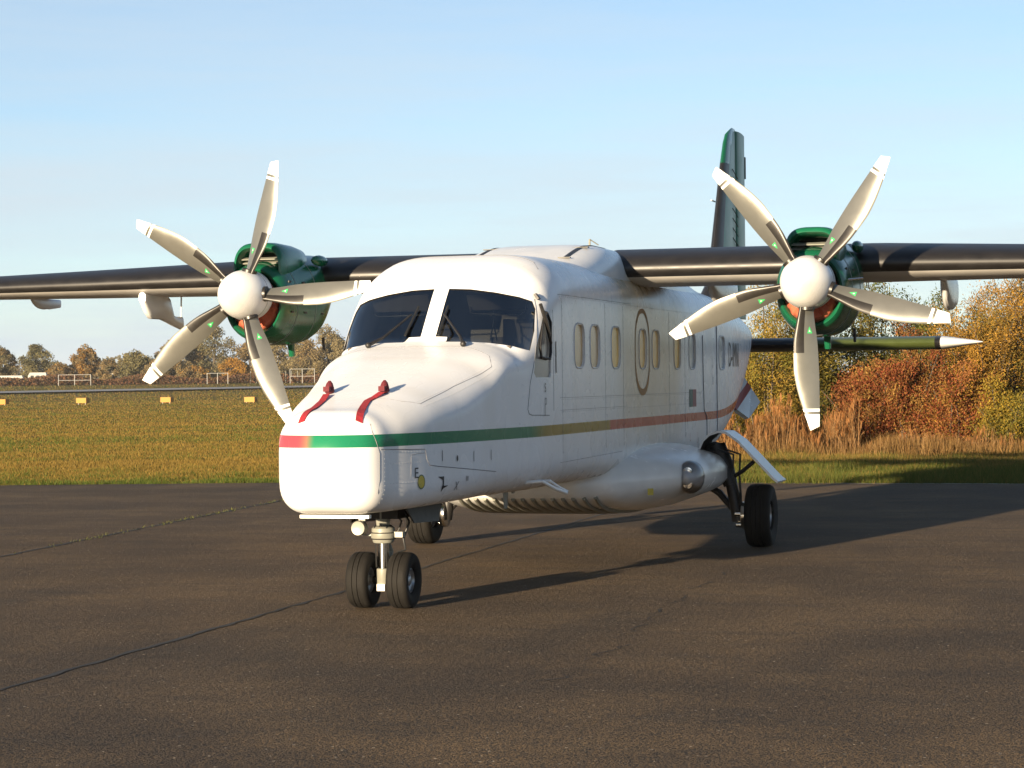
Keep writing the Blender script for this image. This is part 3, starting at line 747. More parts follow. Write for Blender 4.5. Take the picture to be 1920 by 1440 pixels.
MB().box((0, 15.53, 4.55), (.02, .06, .30)).build('rudder_tab', M['dark'], plane, smooth=False)
for s in (1, -1):
    def pk(c):
        le = 13.45+abs(c[0])*.05
        if abs(c[0]) > 2.72: return 3 if abs(c[0]) > 2.82 else 2
        return (1 if abs(c[0]) > 1.2 else 2) if c[1] < le+.3 else 0
    slab('tailplane', [(s*x, 13.45+x*.05, 2.07, c_, t_, 'x') for x, c_, t_ in ((.0,1.35,.135),(1.0,1.28,.14),(1.2,1.27,.14),(2.0,1.2,.145),(2.70,1.14,.15),(2.74,1.13,.15),(2.81,1.12,.15),(2.84,1.10,.15),(3.05,.75,.14),(3.25,.4,.12),(3.34,.12,.1))], [M['dkgreen'], M['olive'], M['black'], M['fairing']], pk)
    slab('elevator', [(s*x, 14.78, 2.07, c_, .06, 'x') for x, c_ in ((.2,.55),(1.5,.5),(2.8,.42))], [M['dkgreen']])
    # ventral strakes
    A_, B_, C_, D_ = [np.array(p) for p in ((s*.34, 11.4, 1.42), (s*.28, 13.1, 1.77), (s*.60, 12.85, 1.33), (s*.60, 12.0, 1.14))]
    m_ = MB(); vs_ = (0, .42, .60, 1)
    for k in range(3):
        q0, q1 = A_+(D_-A_)*vs_[k], A_+(D_-A_)*vs_[k+1]; q2, q3 = B_+(C_-B_)*vs_[k+1], B_+(C_-B_)*vs_[k]; n_ = np.array((s*.028, 0, .008))
        P = [q0, q1, q2, q3]; V = [p-n_ for p in P]+[p+n_ for p in P]
        m_.add(V, [(0, 1, 2, 3), (7, 6, 5, 4), (0, 4, 5, 1), (1, 5, 6, 2), (2, 6, 7, 3), (3, 7, 4, 0)], 1 if k == 1 else 0)
    st_ = m_.build('ventral_strake', [M['fairing'], M['stripe_red']], plane, smooth=False)
    bm = bmesh.new(); bm.from_mesh(st_.data); bmesh.ops.remove_doubles(bm, verts=bm.verts, dist=1e-4); bm.to_mesh(st_.data); bm.free()

# ------------------------------------------------------------------ undercarriage
def wheel(parent, c, R_, wd, grooves, rimr):
    hw = wd/2; P = []
    prof = [(rimr, -hw*.55), (rimr+.012, -hw*.80), (R_*.80, -hw*1.0), (R_*.92, -hw*.92), (R_*.975, -hw*.74)]
    for g in np.linspace(-.62, .62, 60):
        d = min([abs(g-q_) for q_ in grooves]+[9]); r_ = R_*(1-.012*(g/.62)**2)-(.007 if d < .022 else 0); prof.append((r_, hw*g))
    prof += [(a, -b) for a, b in prof[4::-1]]
    ty = MB().lathe(prof, 'x', c, 56, caps=False).build('tyre', M['rubber'], parent, sharp=50)
    for s in (1, -1):
        q_ = [(rimr+.004, s*hw*.60), (rimr*.93, s*hw*.66), (rimr*.86, s*hw*.45), (rimr*.55, s*hw*.30), (rimr*.42, s*hw*.52), (rimr*.30, s*hw*.62), (.004, s*hw*.62)]
        rm = MB().lathe(q_, 'x', c, 40, caps=False)
        for k in range(8):
            a = 2*math.pi*k/8; rm.ball((c[0]+s*hw*.36, c[1]+rimr*.62*math.cos(a), c[2]+rimr*.62*math.sin(a)), rimr*.07, sub=1)
        rm.build('rim', M['rim'], parent, sharp=40)
    return ty
ng = empty('nose_gear', (0, 0, 0), plane)
for s in (1, -1): wheel(ng, (s*.153, 0, .204), .204, .165, (-.28, .18), .088)
m_ = MB(); m_.lathe([(.052,.60),(.058,.66),(.058,.78)], 'z', n=8); m_.lathe([(.085,.505),(.09,.515),(.09,.545),(.078,.548),(.085,.552),(.085,.58),(.06,.60)], 'z', n=28)
m_.lathe([(.07,.475),(.075,.48),(.082,.505)], 'z', n=28)
m_.build('strut', M['gear'], ng, sharp=40)
MB().lathe([(.05,.17),(.053,.175),(.053,.285),(.045,.29)], 'z', n=24).build('strut_collar', M['gear'], ng, sharp=40)
MB().lathe([(.040,.28),(.040,.48)], 'z', n=24).build('oleo_piston', M['steel'], ng)
MB().tube([(-.16, 0, .204), (.16, 0, .204)], .03, 12).box((0, -.045, .155), (.06, .05, .05)).build('axle', M['steel'], ng)
MB().tube([(0, .07, .50), (.0, .16, .40), (.0, .07, .28)], [.02, .024, .02], 8).build('torque_link', M['gear'], ng)
tl = MB().lathe([(.018,-.11),(.050,-.115),(.055,-.10),(.055,-.05),(.045,-.01),(.02,.02)], 'y', (-.155, 0, .585), 24); tl.build('taxi_light', M['gear'], ng, sharp=40)
MB().lathe([(.001,-.108),(.018,-.108),(.020,-.104),(.001,-.10)], 'y', (-.155, 0, .585), 16).build('taxi_light_bulb', M['darkred'], ng)
MB().box((-.09, .02, .66), (.22, .05, .018)).box((.10, .02, .535), (.10, .06, .04)).box((-.08, 0, .53), (.16, .03, .012)).box((-.155, 0, .66), (.05, .05, .07)).build('steering_bracket', M['gear'], ng, smooth=False)
MB().tube([(.10, .1, .74), (.16, .12, .62), (.12, .10, .50), (.14, .08, .42), (.09, .05, .40)], .009, 8).build('brake_hose', M['hose'], ng)
for zz, rr_ in ((.505, .0905), (.549, .087), (.598, .064)): MB().lathe([(rr_, zz-.004), (rr_+.002, zz), (rr_, zz+.004)], 'z', n=28, caps=False).build('strut_band', M['dark'], ng)
for sx_ in (-1, 1): MB().tube([(sx_*.045, -.06, .60), (sx_*.05, -.065, .53), (sx_*.042, -.05, .47), (sx_*.04, -.045, .30)], .005, 6).build('hydraulic_line', M['hose'], ng)
MB().box((0, -.062, .56), (.05, .012, .035)).build('placard', M['decal_white'], ng, smooth=False)
MB().tube([(.06, .05, .72), (.13, .03, .63), (.11, .03, .57), (.07, .03, .52)], .007, 8).build('brake_hose', M['hose'], ng)
MB().box((.0, .22, .72), (.26, .55, .14)).build('wheel_bay', M['cavity'], ng, smooth=False)
for s in (1, -1):
    m_ = MB(); m_.add([(s*.20, -.15, .765), (s*.20, .75, .765), (s*.24, .55, .60), (s*.235, -.02, .62), (s*.212, -.15, .765), (s*.212, .75, .765), (s*.252, .55, .60), (s*.247, -.02, .62)],
        [(0, 1, 2, 3), (7, 6, 5, 4), (0, 4, 5, 1), (1, 5, 6, 2), (2, 6, 7, 3), (3, 7, 4, 0)]); m_.build('gear_door', M['dark'], ng, smooth=False)
# sponson: one teardrop body across the belly
def spo(x):
    a = abs(x)
    f = lambda *v: float(np.interp(a, [0, .5, .78, .95, 1.1, 1.25, 1.34, 1.40], v))
    return f(3.7,3.75,3.95,4.25,4.5,4.75,4.95,5.35), f(8.3,8.2,7.9,7.6,7.3,7.1,6.9,6.5), f(.40,.40,.41,.44,.49,.545,.59,.66), f(.98,1.0,1.03,1.01,.975,.93,.89,.80)
rings = []
for x in np.linspace(-1.40, 1.40, 71):
    y0, y1, z0, z1 = spo(x); r = []; zc = (z0+z1)/2; n = 44
    for k in range(n):
        a = 2*math.pi*k/n; c, s_ = math.cos(a), math.sin(a)
        yy = (y0+y1)/2-(y1-y0)/2*c
        r.append((x, yy-.25*(1-c*c)*(y1-y0)*.2, zc+(z1-zc if s_ > 0 else zc-z0)*math.copysign(abs(s_)**.82, s_)))
    rings.append(r)
spn = MB().loft(rings).build('sponson', M['fairing'], plane, sharp=50)
def sp_bottom(x, y):
    y0, y1, z0, z1 = spo(x); zc = (z0+z1)/2; best = None
    lo, hi = 0, math.pi
    for _ in range(30):
        a = (lo+hi)/2; c = math.cos(a); yy = (y0+y1)/2-(y1-y0)/2*c-.05*(1-c*c)*(y1-y0)
        if yy < y: lo = a
        else: hi = a
    return zc-(zc-z0)*math.sin(a)**.82
for k in range(15):
    x = -.62+k*.09
    P = [(x, y, sp_bottom(x, y)-.008) for y in np.linspace(spo(x)[0]+.06, 5.9, 16)]
    MB().tube(P, .020, 6).build('belly_rib', M['gear'], spn)
# landing light in the sponson tip
for s in (1, -1):
    c0 = (s*1.285, 4.98, .735)
    dm = MB().ball(c0, (.125, .23, .15), sub=3); ll = dm.build('landing_light', M['lampbay'], plane)
    MB().ball((c0[0]-s*.0, c0[1]-.012, c0[2]), (.129, .235, .154), sub=3).build('light_cover', M['lens'], ll)
    for dz in (.055, -.055):
        MB().lathe([(.001,-.225),(.042,-.220),(.050,-.19),(.02,-.10)], 'y', (c0[0]+s*.01, c0[1]+.02, c0[2]+dz), 20).build('lamp', M['steel'], ll)
    mesh_obj('placard', [(s*(1.02+a), 4.33+.3*a, .60+b) for a, b in ((0, 0), (.05, 0), (.05, .06), (0, .06))], [(0, 1, 2, 3)], M['badge'], plane, smooth=False)
def main_gear(s):
    g = empty('main_gear', (s*1.42, 6.29, 0), plane)
    q_ = lambda x, y, z: (s*x-s*1.42, y-6.29, z)
    wheel(g, q_(1.715, 6.29, .305), .305, .255, (-.36, 0.0, .36), .135)
    MB().tube([q_(1.28, 6.35, .98), q_(1.36, 6.32, .80), q_(1.42, 6.30, .60)], [.085, .085, .07], 14).build('strut', M['dark'], g)
    MB().tube([q_(1.42, 6.30, .64), q_(1.47, 6.29, .42), q_(1.50, 6.29, .25)], [.055, .065, .07], 12).build('trailing_arm', M['dark'], g)
    MB().tube([q_(1.48, 6.29, .305), q_(1.72, 6.29, .305)], .045, 12).build('axle', M['steel'], g)
    bk = MB().lathe([(.13, 0), (.135, .01), (.135, .055), (.10, .06)], 'x', q_(1.535, 6.29, .305), 28)
    for a in (20, 95, 170, 245, 320):
        bk.lathe([(.001, -.055), (.028, -.055), (.028, .01)], 'x', (q_(1.535, 0, 0)[0], .10*math.cos(R(a)), .305+.10*math.sin(R(a))), 12)
    bk.build('brake', M['steel'], g)
    MB().tube([q_(1.42, 6.28, .66), q_(1.55, 6.26, .74), q_(1.66, 6.24, .83)], .020, 8).build('door_link', M['dark'], g)
    for dy, dx in ((-.05, .0), (.04, .05)):
        MB().tube([q_(1.32+dx, 6.25+dy, .95), q_(1.47+dx, 6.24+dy, .90), q_(1.46+dx, 6.24+dy, .70), q_(1.52, 6.25+dy, .50), q_(1.52, 6.26, .36)], .011, 8).build('brake_hose', M['hose'], g)
    MB().tube([q_(1.15, 6.4, .60), q_(1.30, 6.35, .52), q_(1.46, 6.3, .34)], [.03, .035, .03], 10).build('side_brace', M['dark'], g)
    # door: a bowed plate, hinged high on the sponson
    pr = [(1.14, .86), (1.155, .95), (1.19, 1.03), (1.25, 1.085), (1.33, 1.112), (1.40, 1.105), (1.52, 1.02), (1.70, .83), (1.86, .66), (1.905, .625)]
    nr = []
    for i, p in enumerate(pr):
        a = np.array(pr[max(0, i-1)]); b = np.array(pr[min(len(pr)-1, i+1)]); t = (b-a)/np.linalg.norm(b-a); nr.append((-t[1], t[0]))
    V = []; F = []; k = len(pr)
    for off in (0.0, .022):
        for yy0, yy1 in ((6.12, 6.60),):
            for yq in (yy0, yy1):
                V += [q_(p[0]+n_[0]*off, yq, p[1]+n_[1]*off) for p, n_ in zip(pr, nr)]
    for i in range(k-1):
        F += [(i, i+1, k+i+1, k+i), (2*k+i, 3*k+i, 3*k+i+1, 2*k+i+1), (i, 2*k+i, 2*k+i+1, i+1), (k+i, k+i+1, 3*k+i+1, 3*k+i)]
    F += [(0, k, 3*k, 2*k), (k-1, 3*k-1, 4*k-1, 2*k-1)]
    mi = [0]*len(F)
    for i in range(k-1): mi[4*i] = 1
    mesh_obj('gear_door', V, F, [M['fairing'], M['dark']], g, mi=mi, sharp=40)
    MB().ball(q_(1.22, 6.55, .86), (.14, .35, .16)).build('wheel_bay', M['cavity'], g)
main_gear(1); main_gear(-1)
# step and blade antennas under the belly
MB().tube([(.70, 1.25, .85), (.86, 1.26, .865), (.93, 1.40, .80), (.96, 1.62, .755), (.95, 1.70, .76), (.90, 1.62, .80), (.86, 1.50, .855), (.70, 1.52, .85)], .014, 8).build('boarding_step', M['fairing'], plane)
for (x, y, z0, z1) in ((.40, 1.85, .79, .62), (.35, 2.25, .79, .72)):
    m_ = MB(); m_.loft([[(x+.008*a, y+b*c, z) for a, b in ((0, -.09), (1, 0), (0, .09), (-1, 0))] for z, c in ((z0, 1), (z1, .55))]); m_.build('blade_antenna', M['gear'], plane, smooth=False)

# ------------------------------------------------------------------ pitot covers (loose things)
for s, label in ((-1, 'dark red pitot cover on the nose with the longer streamer, left one'), (1, 'dark red pitot cover on the nose nearer the hood hinge, right one')):
    x = s*.205; y = -.55; z = top_z(x, y)
    e = empty('pitot_cover', (x, y, z)); tag(e, label, 'pitot cover', 'red pitot covers on the nose')
    c_ = MB(); rings = []
    for t, r_ in ((0, .022), (.2, .040), (.5, .034), (.8, .024), (1, .008)):
        rings.append([(r_*math.cos(a)*.9, .01+r_*math.sin(a)*1.1+.01*t, .095*t) for a in np.linspace(0, 2*math.pi, 15)[:-1]])
    c_.loft(rings); c_.box((0, -.03, .035), (.045, .05, .035)); c_.build('cap', M['darkred'], e)
    path = [(-.19, -.64), (-.175, -.78), (-.164, -.943), (-.162, -1.08), (-.166, -1.2)] if s < 0 else [(.206, -.60), (.17, -.70), (.159, -.77), (.185, -.93), (.237, -1.165)]
    pa = np.array(path); tt_ = np.linspace(0, len(pa)-1, 25); path = list(zip(np.interp(tt_, range(len(pa)), pa[:, 0]), np.interp(tt_, range(len(pa)), pa[:, 1])))
    V = []; F = []
    for i, (px, py) in enumerate(path):
        q0 = path[max(0, i-1)]; q1 = path[min(len(path)-1, i+1)]; t = Vector((q1[0]-q0[0], q1[1]-q0[1])).normalized(); nn = Vector((-t.y, t.x))*.024
        for k in (-1, 1):
            xx, yy = px+nn.x*k, py+nn.y*k; V.append((xx-x, yy-y, top_z(xx, yy)-z+.009+.016*max(0, 1-i/5)))
    F = [(2*i, 2*i+1, 2*i+3, 2*i+2) for i in range(len(path)-1)]
    st = mesh_obj('streamer', V, F, M['red'], e, smooth=False); md = st.modifiers.new('thick', 'SOLIDIFY'); md.thickness = .004

# ================================================================== the place
F2 = np.array((math.sin(YAW), math.cos(YAW))); R2 = np.array((math.cos(YAW), -math.sin(YAW)))
FPX = 4253.9
def ground_z(d): return float(np.interp(d, [-9e3, 230, 300, 330, 400, 450, 700, 9e3], [0, 0, .44, .75, 1.75, 2.1, 2.9, 2.9]))
def spot(px, d):
    """ground position at distance d whose bearing is that of photo column px"""
    p = CAM[:2]+F2*d+R2*((px-960)/FPX*d); return float(p[0]), float(p[1])
def hor(px): return 724.5-.0109*px
def height_at(px, py, d): return 1.64+(hor(px)-py)/FPX*d

def ground_material(name, kind):
    m = bpy.data.materials.new(name); m.use_nodes = True; nt = m.node_tree; b = nt.nodes['Principled BSDF']
    t = nt.nodes.new('ShaderNodeTexCoord')
    def noise(s, det=6, rough=.6, mapping=None):
        n = nt.nodes.new('ShaderNodeTexNoise'); n.inputs['Scale'].default_value = s; n.inputs['Detail'].default_value = det; n.inputs['Roughness'].default_value = rough
        if mapping:
            mp = nt.nodes.new('ShaderNodeMapping'); mp.inputs['Scale'].default_value = mapping
            nt.links.new(t.outputs['Object'], mp.inputs[0]); nt.links.new(mp.outputs[0], n.inputs['Vector'])
        else: nt.links.new(t.outputs['Object'], n.inputs['Vector'])
        return n.outputs['Fac']
    if kind == 'asphalt':
        big = noise(.45, 5, .6); mid = noise(2.2, 6, .65, (.35, 1.0, 1)); fine = noise(150, 3, .75); med = noise(34, 4, .7)
        c = mixc(nt, sstep(nt, big, .35, .68), (.068, .045, .027), (.190, .122, .060))
        c = mixc(nt, math_node(nt, 'MULTIPLY', sstep(nt, mid, .46, .70), .62), c, (.036, .030, .025))
        c = mixc(nt, math_node(nt, 'MULTIPLY', sstep(nt, noise(.8, 3, .5, (1.0, .30, 1)), .55, .72), .5), c, (.040, .032, .026))
        c = mixc(nt, math_node(nt, 'MULTIPLY', sstep(nt, noise(1.1, 5, .6), .56, .76), .5), c, (.24, .16, .08))
        c = mixc(nt, sstep(nt, fine, .28, .78), mixc(nt, .55, c, (.018, .015, .012)), mixc(nt, .45, c, (.22, .165, .115)))
        c = mixc(nt, math_node(nt, 'MULTIPLY', sstep(nt, med, .52, .80), .5), c, (.022, .019, .017))
        c = mixc(nt, math_node(nt, 'MULTIPLY', sstep(nt, noise(.16, 3, .5), .40, .64), .22), c, (.036, .029, .024))
        vo = nt.nodes.new('ShaderNodeTexVoronoi'); vo.inputs['Scale'].default_value = 26; nt.links.new(t.outputs['Object'], vo.inputs['Vector'])
        rnd = nt.nodes.new('ShaderNodeSeparateColor'); nt.links.new(vo.outputs['Color'], rnd.inputs[0])
        speck = math_node(nt, 'MULTIPLY', math_node(nt, 'LESS_THAN', vo.outputs['Distance'], .20), math_node(nt, 'GREATER_THAN', rnd.outputs[0], .94))
        c = mixc(nt, math_node(nt, 'MULTIPLY', speck, .85), c, (.40, .34, .26))
        for sc_, di_, th_ in ((11.0, .075, .88),):
            v2 = nt.nodes.new('ShaderNodeTexVoronoi'); v2.inputs['Scale'].default_value = sc_; nt.links.new(t.outputs['Object'], v2.inputs['Vector'])
            r2 = nt.nodes.new('ShaderNodeSeparateColor'); nt.links.new(v2.outputs['Color'], r2.inputs[0])
            sp2 = math_node(nt, 'MULTIPLY', math_node(nt, 'LESS_THAN', v2.outputs['Distance'], di_), math_node(nt, 'GREATER_THAN', r2.outputs[0], th_))
            c = mixc(nt, math_node(nt, 'MULTIPLY', sp2, .9), c, (.55, .47, .36))
        nt.links.new(c, b.inputs['Base Color']); b.inputs['Roughness'].default_value = .9; b.inputs['Specular IOR Level'].default_value = .15
        # stone-sized facets: chippings stand at all angles
        nn_ = nt.nodes.new('ShaderNodeTexNoise'); nn_.inputs['Scale'].default_value = 130; nn_.inputs['Detail'].default_value = 3; nn_.inputs['Roughness'].default_value = .7
        nt.links.new(t.outputs['Object'], nn_.inputs['Vector'])
        sub_ = nt.nodes.new('ShaderNodeVectorMath'); sub_.operation = 'SUBTRACT'; sub_.inputs[1].default_value = (.5, .5, .5); nt.links.new(nn_.outputs['Color'], sub_.inputs[0])
        mul_ = nt.nodes.new('ShaderNodeVectorMath'); mul_.operation = 'MULTIPLY'; mul_.inputs[1].default_value = (8.0, 8.0, 0); nt.links.new(sub_.outputs[0], mul_.inputs[0])
        add_ = nt.nodes.new('ShaderNodeVectorMath'); add_.operation = 'ADD'; add_.inputs[1].default_value = (0, 0, 1); nt.links.new(mul_.outputs[0], add_.inputs[0])
        no_ = nt.nodes.new('ShaderNodeVectorMath'); no_.operation = 'NORMALIZE'; nt.links.new(add_.outputs[0], no_.inputs[0]); nt.links.new(no_.outputs[0], b.inputs['Normal'])
    elif kind == 'field':
        big = noise(.09, 5, .6, (1, 1, 1)); mid = noise(.5, 6, .65); fine = noise(9, 6, .7)
        c = mixc(nt, sstep(nt, big, .40, .60), (.150, .098, .030), (.105, .098, .028))
        c = mixc(nt, math_node(nt, 'MULTIPLY', sstep(nt, mid, .48, .70), .6), c, (.055, .065, .02))
        c = mixc(nt, math_node(nt, 'MULTIPLY', sstep(nt, fine, .45, .75), .6), c, (.035, .028, .012))
        nt.links.new(c, b.inputs['Base Color']); b.inputs['Roughness'].default_value = 1.0; b.inputs['Specular IOR Level'].default_value = .05
        h = math_node(nt, 'ADD', math_node(nt, 'MULTIPLY', mid, 4.0), fine)
        bp = nt.nodes.new('ShaderNodeBump'); bp.inputs['Strength'].default_value = 1.0; bp.inputs['Distance'].default_value = .12
        nt.links.new(h, bp.inputs['Height']); nt.links.new(bp.outputs[0], b.inputs['Normal'])
    return m
M['asphalt'] = ground_material('asphalt', 'asphalt'); M['field'] = ground_material('field_soil_and_turf', 'field')
M['runway'] = mat('runway_asphalt', (.22, .22, .22), .9, var=.1, vscale=.05)
M['tar'] = mat('tar_joint', (.016, .014, .013), .8, var=.3, vscale=9)
M['kerb'] = mat('pale_edging', (.36, .33, .29), .9, var=.2, vscale=5)
M['bark'] = mat('bark', (.065, .05, .036), .95, var=.3, vscale=8)
M['leaf'] = leaf_material('foliage'); M['blades'] = leaf_material('grass_blades', .3)

# --- terrain, apron, runway
V = []; F = []; rows = [-120, -60, 0, 30, 60, 100, 150, 200, 230, 250, 275, 300, 315, 330, 350, 375, 400, 425, 450, 550, 700, 1200, 2500, 5000]; cols = [-4000, -1500, -600, -300, -150, -80, -40, -20, 0, 20, 40, 80, 150, 300, 600, 1500, 4000]
for d in rows:
    for l in cols:
        p = CAM[:2]+F2*d+R2*l; V.append((p[0], p[1], ground_z(d)-.02))
nc = len(cols)
for i in range(len(rows)-1):
    for j in range(nc-1): a = i*nc+j; F.append((a, a+1, a+nc+1, a+nc))
tag(mesh_obj('field', V, F, M['field']), kind='structure')
EDGE = [(-70, 8.0), (-30, 15.0), (-13, 18.3), (-8.5, 19.35), (-4, 19.5), (.1, 19.5), (3.5, 19.4), (12, 19.2), (60, 18.0)]
E2 = []
for a, b in zip(EDGE[:-1], EDGE[1:]):
    k = max(2, int(abs(b[0]-a[0])/.35))
    for i in range(k):
        t = i/k; E2.append((a[0]+(b[0]-a[0])*t, a[1]+(b[1]-a[1])*t+random.uniform(-.05, .05)))
E2.append(EDGE[-1])
V = [(x, y, 0) for x, y in E2]+[(x, -70, 0) for x, y in E2]+[(x, y, -.12) for x, y in E2]; n_ = len(E2)
F = [(i, i+n_, i+1+n_, i+1) for i in range(n_-1)]+[(i, i+1, i+1+2*n_, i+2*n_) for i in range(n_-1)]
tag(mesh_obj('apron', V, F, M['asphalt'], smooth=False), kind='structure')
def strip(name, pts, wd, z, m, jit=0.0):
    V = []; 
    for i, (x, y) in enumerate(pts):
        a = pts[max(0, i-1)]; b = pts[min(len(pts)-1, i+1)]; t = Vector((b[0]-a[0], b[1]-a[1])).normalized(); nn = Vector((-t.y, t.x))
        w_ = wd/2*(1+random.uniform(-jit, jit))
        V += [(x-nn.x*w_, y-nn.y*w_, z), (x+nn.x*w_, y+nn.y*w_, z)]
    return mesh_obj(name, V, [(2*i, 2*i+1, 2*i+3, 2*i+2) for i in range(len(pts)-1)], m, smooth=False)
ed = [p for p in E2 if -3.5 < p[0] < 40]
tag(strip('pavement_edging', ed, .09, .004, M['kerb'], .35), kind='structure')
def wob(a, b, n, amp):
    return [(a[0]+(b[0]-a[0])*i/n+random.gauss(0, amp), a[1]+(b[1]-a[1])*i/n+random.gauss(0, amp)) for i in range(n+1)]
tag(strip('pavement_joint', wob((-3.4, -14), (-6.9, 19.4), 160, .012), .045, .004, M['tar'], .6), kind='structure')
tag(strip('pavement_joint', wob((-.45, -12), (-.74, 1.1), 70, .010), .035, .004, M['tar'], .6), kind='structure')
tag(strip('pavement_joint', wob((-.74, 1.1), (-1.35, 19.3), 110, .010), .030, .004, M['tar'], .6), kind='structure')
ck_ = [(1.90, 3.6), (1.93, 2.8), (1.90, 1.8), (2.02, .9), (1.97, .3), (2.06, -.4), (2.10, -1.4), (2.24, -2.0), (2.19, -2.6), (2.24, -3.3), (2.19, -3.7), (2.05, -4.1)]
P = []
for a, b in zip(ck_[:-1], ck_[1:]):
    k = max(3, int(math.hypot(b[0]-a[0], b[1]-a[1])/.10))
    for i in range(k): P.append((a[0]+(b[0]-a[0])*i/k+random.gauss(0, .03), a[1]+(b[1]-a[1])*i/k+random.gauss(0, .03)))
for k in range(0, len(P)-8, 11):
    tag(strip('pavement_crack', P[k:k+random.randint(6, 11)], .009, .004, M['tar'], .95), kind='structure')
def gpoint(px, d): x, y = spot(px, d); return (x, y, ground_z(d)+.22)
rw = [gpoint(-700, 280), gpoint(-100, 304), gpoint(600, 336), gpoint(1500, 370), gpoint(1500, 384), gpoint(600, 352), gpoint(-100, 322), gpoint(-700, 300)]
tag(mesh_obj('runway', rw, [(0, 1, 6, 7), (1, 2, 5, 6), (2, 3, 4, 5)], M['runway'], smooth=False), kind='structure')

# --- foliage builders (numpy)
def mesh_np(name, V, nper, C, m, parent=None):
    """V: (n*nper,3) vertices of separate faces with nper corners; C: (n,3) colours"""
    nv = len(V); nf = nv//nper; me = bpy.data.meshes.new(name)
    me.vertices.add(nv); me.vertices.foreach_set('co', V.astype(np.float32).ravel())
    me.loops.add(nv); me.loops.foreach_set('vertex_index', np.arange(nv, dtype=np.int32))
    me.polygons.add(nf); me.polygons.foreach_set('loop_start', np.arange(0, nv, nper, dtype=np.int32)); me.polygons.foreach_set('loop_total', np.full(nf, nper, dtype=np.int32))
    at_ = me.attributes.new('col', 'FLOAT_COLOR', 'POINT'); cc = np.ones((nv, 4), np.float32); cc[:, :3] = np.repeat(C, nper, axis=0); at_.data.foreach_set('color', cc.ravel())
    me.materials.append(m); me.update(); me.validate()
    o = bpy.data.objects.new(name, me); COL.objects.link(o)
    if parent is not None: o.parent = parent
    return o
def leaves(P, size, aspect, rng, up=0.0, dirs=None):
    """rhombic leaves at points P"""
    n = len(P); a = rng.normal(size=(n, 3)); 
    if dirs is not None: a = a*.7+dirs
    a[:, 2] += up; a /= np.linalg.norm(a, axis=1)[:, None]
    b = np.cross(a, rng.normal(size=(n, 3))); b /= np.linalg.norm(b, axis=1)[:, None]
    s = (size*rng.uniform(.6, 1.35, n))[:, None]
    V = np.empty((n, 4, 3)); V[:, 0] = P-a*s*.5; V[:, 1] = P+b*s*aspect*.5; V[:, 2] = P+a*s*.5; V[:, 3] = P-b*s*aspect*.5
    return V.reshape(-1, 3)
def palette(pal, n, rng, sel=None):
    pal = np.array(pal); k = rng.integers(0, len(pal), n) if sel is None else sel
    return pal[k]*rng.uniform(.72, 1.22, n)[:, None]
def shrub(name, px, d, ztop, rad, pal, nleaf, size, aspect, label, cat='shrub', group='autumn shrubs behind the apron', nst=12, spread=1.0, low=0.1, seed=0, up=.2, droop=0.0, stemr=.022):
    nleaf = int(nleaf*1.35); size *= .82
    rng = np.random.default_rng(1000+seed); x, y = spot(px, d); e = empty(name, (x, y, 0)); tag(e, label, cat, group)
    tb = MB(); tips = []; h = ztop
    for i in range(nst):
        an = rng.uniform(0, 2*math.pi); rr = rad*math.sqrt(rng.uniform(.02, 1)); hh = h*rng.uniform(.66, 1.08)*(1-.28*(rr/rad)**2)
        b0 = np.array((rng.normal(0, .16*rad), rng.normal(0, .16*rad), 0)); b1 = np.array((rr*math.cos(an), rr*math.sin(an), hh)); mid = (b0+b1)/2+np.array((0, 0, hh*.12))+rng.normal(0, .06*rad, 3)
        pts = []
        for t in np.linspace(0, 1, 7): pts.append((1-t)**2*b0+2*t*(1-t)*mid+t*t*b1)
        tb.tube(pts, [stemr*(1-.85*q_/6)+.003 for q_ in range(7)], 5, cap=False)
        for q_ in range(9):
            t = rng.uniform(max(.12, low), 1.0); p = (1-t)**2*b0+2*t*(1-t)*mid+t*t*b1
            dr = rng.normal(size=3); dr[2] = abs(dr[2])*.8+.25-droop; dr /= np.linalg.norm(dr); ln = rad*rng.uniform(.22, .55)*(1.15-.5*t)
            e_ = p+dr*ln; e_[2] = max(.15, e_[2])
            if q_ < 5: tb.tube([p, (p+e_)/2+rng.normal(0, .03, 3), e_], [.007, .005, .002], 4, cap=False)
            tips.append((p, e_))
    tb.build('stems', M['bark'], e)
    A = np.array([t[0] for t in tips]); B = np.array([t[1] for t in tips]); k = rng.integers(0, len(A), nleaf); t = rng.beta(1.6, 1.0, nleaf)[:, None]*1.08
    P = A[k]+(B[k]-A[k])*t+rng.normal(0, .07+.035*rad, (nleaf, 3)); P[:, 2] = np.abs(P[:, 2]); P[:, 2] = np.maximum(P[:, 2], .04)
    dirs = (B[k]-A[k]); dirs /= np.linalg.norm(dirs, axis=1)[:, None]+1e-6
    Vv = leaves(P, size, aspect, rng, up, dirs)
    tw = rng.integers(0, len(pal), len(A)); sel = np.where(rng.uniform(size=nleaf) < .65, tw[k], rng.integers(0, len(pal), nleaf))
    mesh_np('crown', Vv, 4, palette(pal, nleaf, rng, sel), M['leaf'], e)
    return e
YG = [(.24,.18,.035),(.19,.16,.035),(.30,.20,.045),(.13,.125,.028),(.27,.175,.035)]
GOLD = [(.34,.185,.034),(.28,.16,.036),(.37,.215,.042),(.23,.135,.034),(.18,.13,.034)]
RED = [(.24,.075,.034),(.19,.056,.027),(.28,.125,.045),(.15,.056,.025),(.28,.165,.048),(.22,.12,.04)]
GRN = [(.07,.09,.025),(.05,.075,.02),(.10,.11,.03),(.14,.13,.03)]
OLV = [(.13,.11,.03),(.10,.095,.028),(.17,.13,.035),(.08,.08,.022)]
YEL = [(.30,.205,.032),(.25,.175,.03),(.19,.155,.032),(.13,.12,.028)]
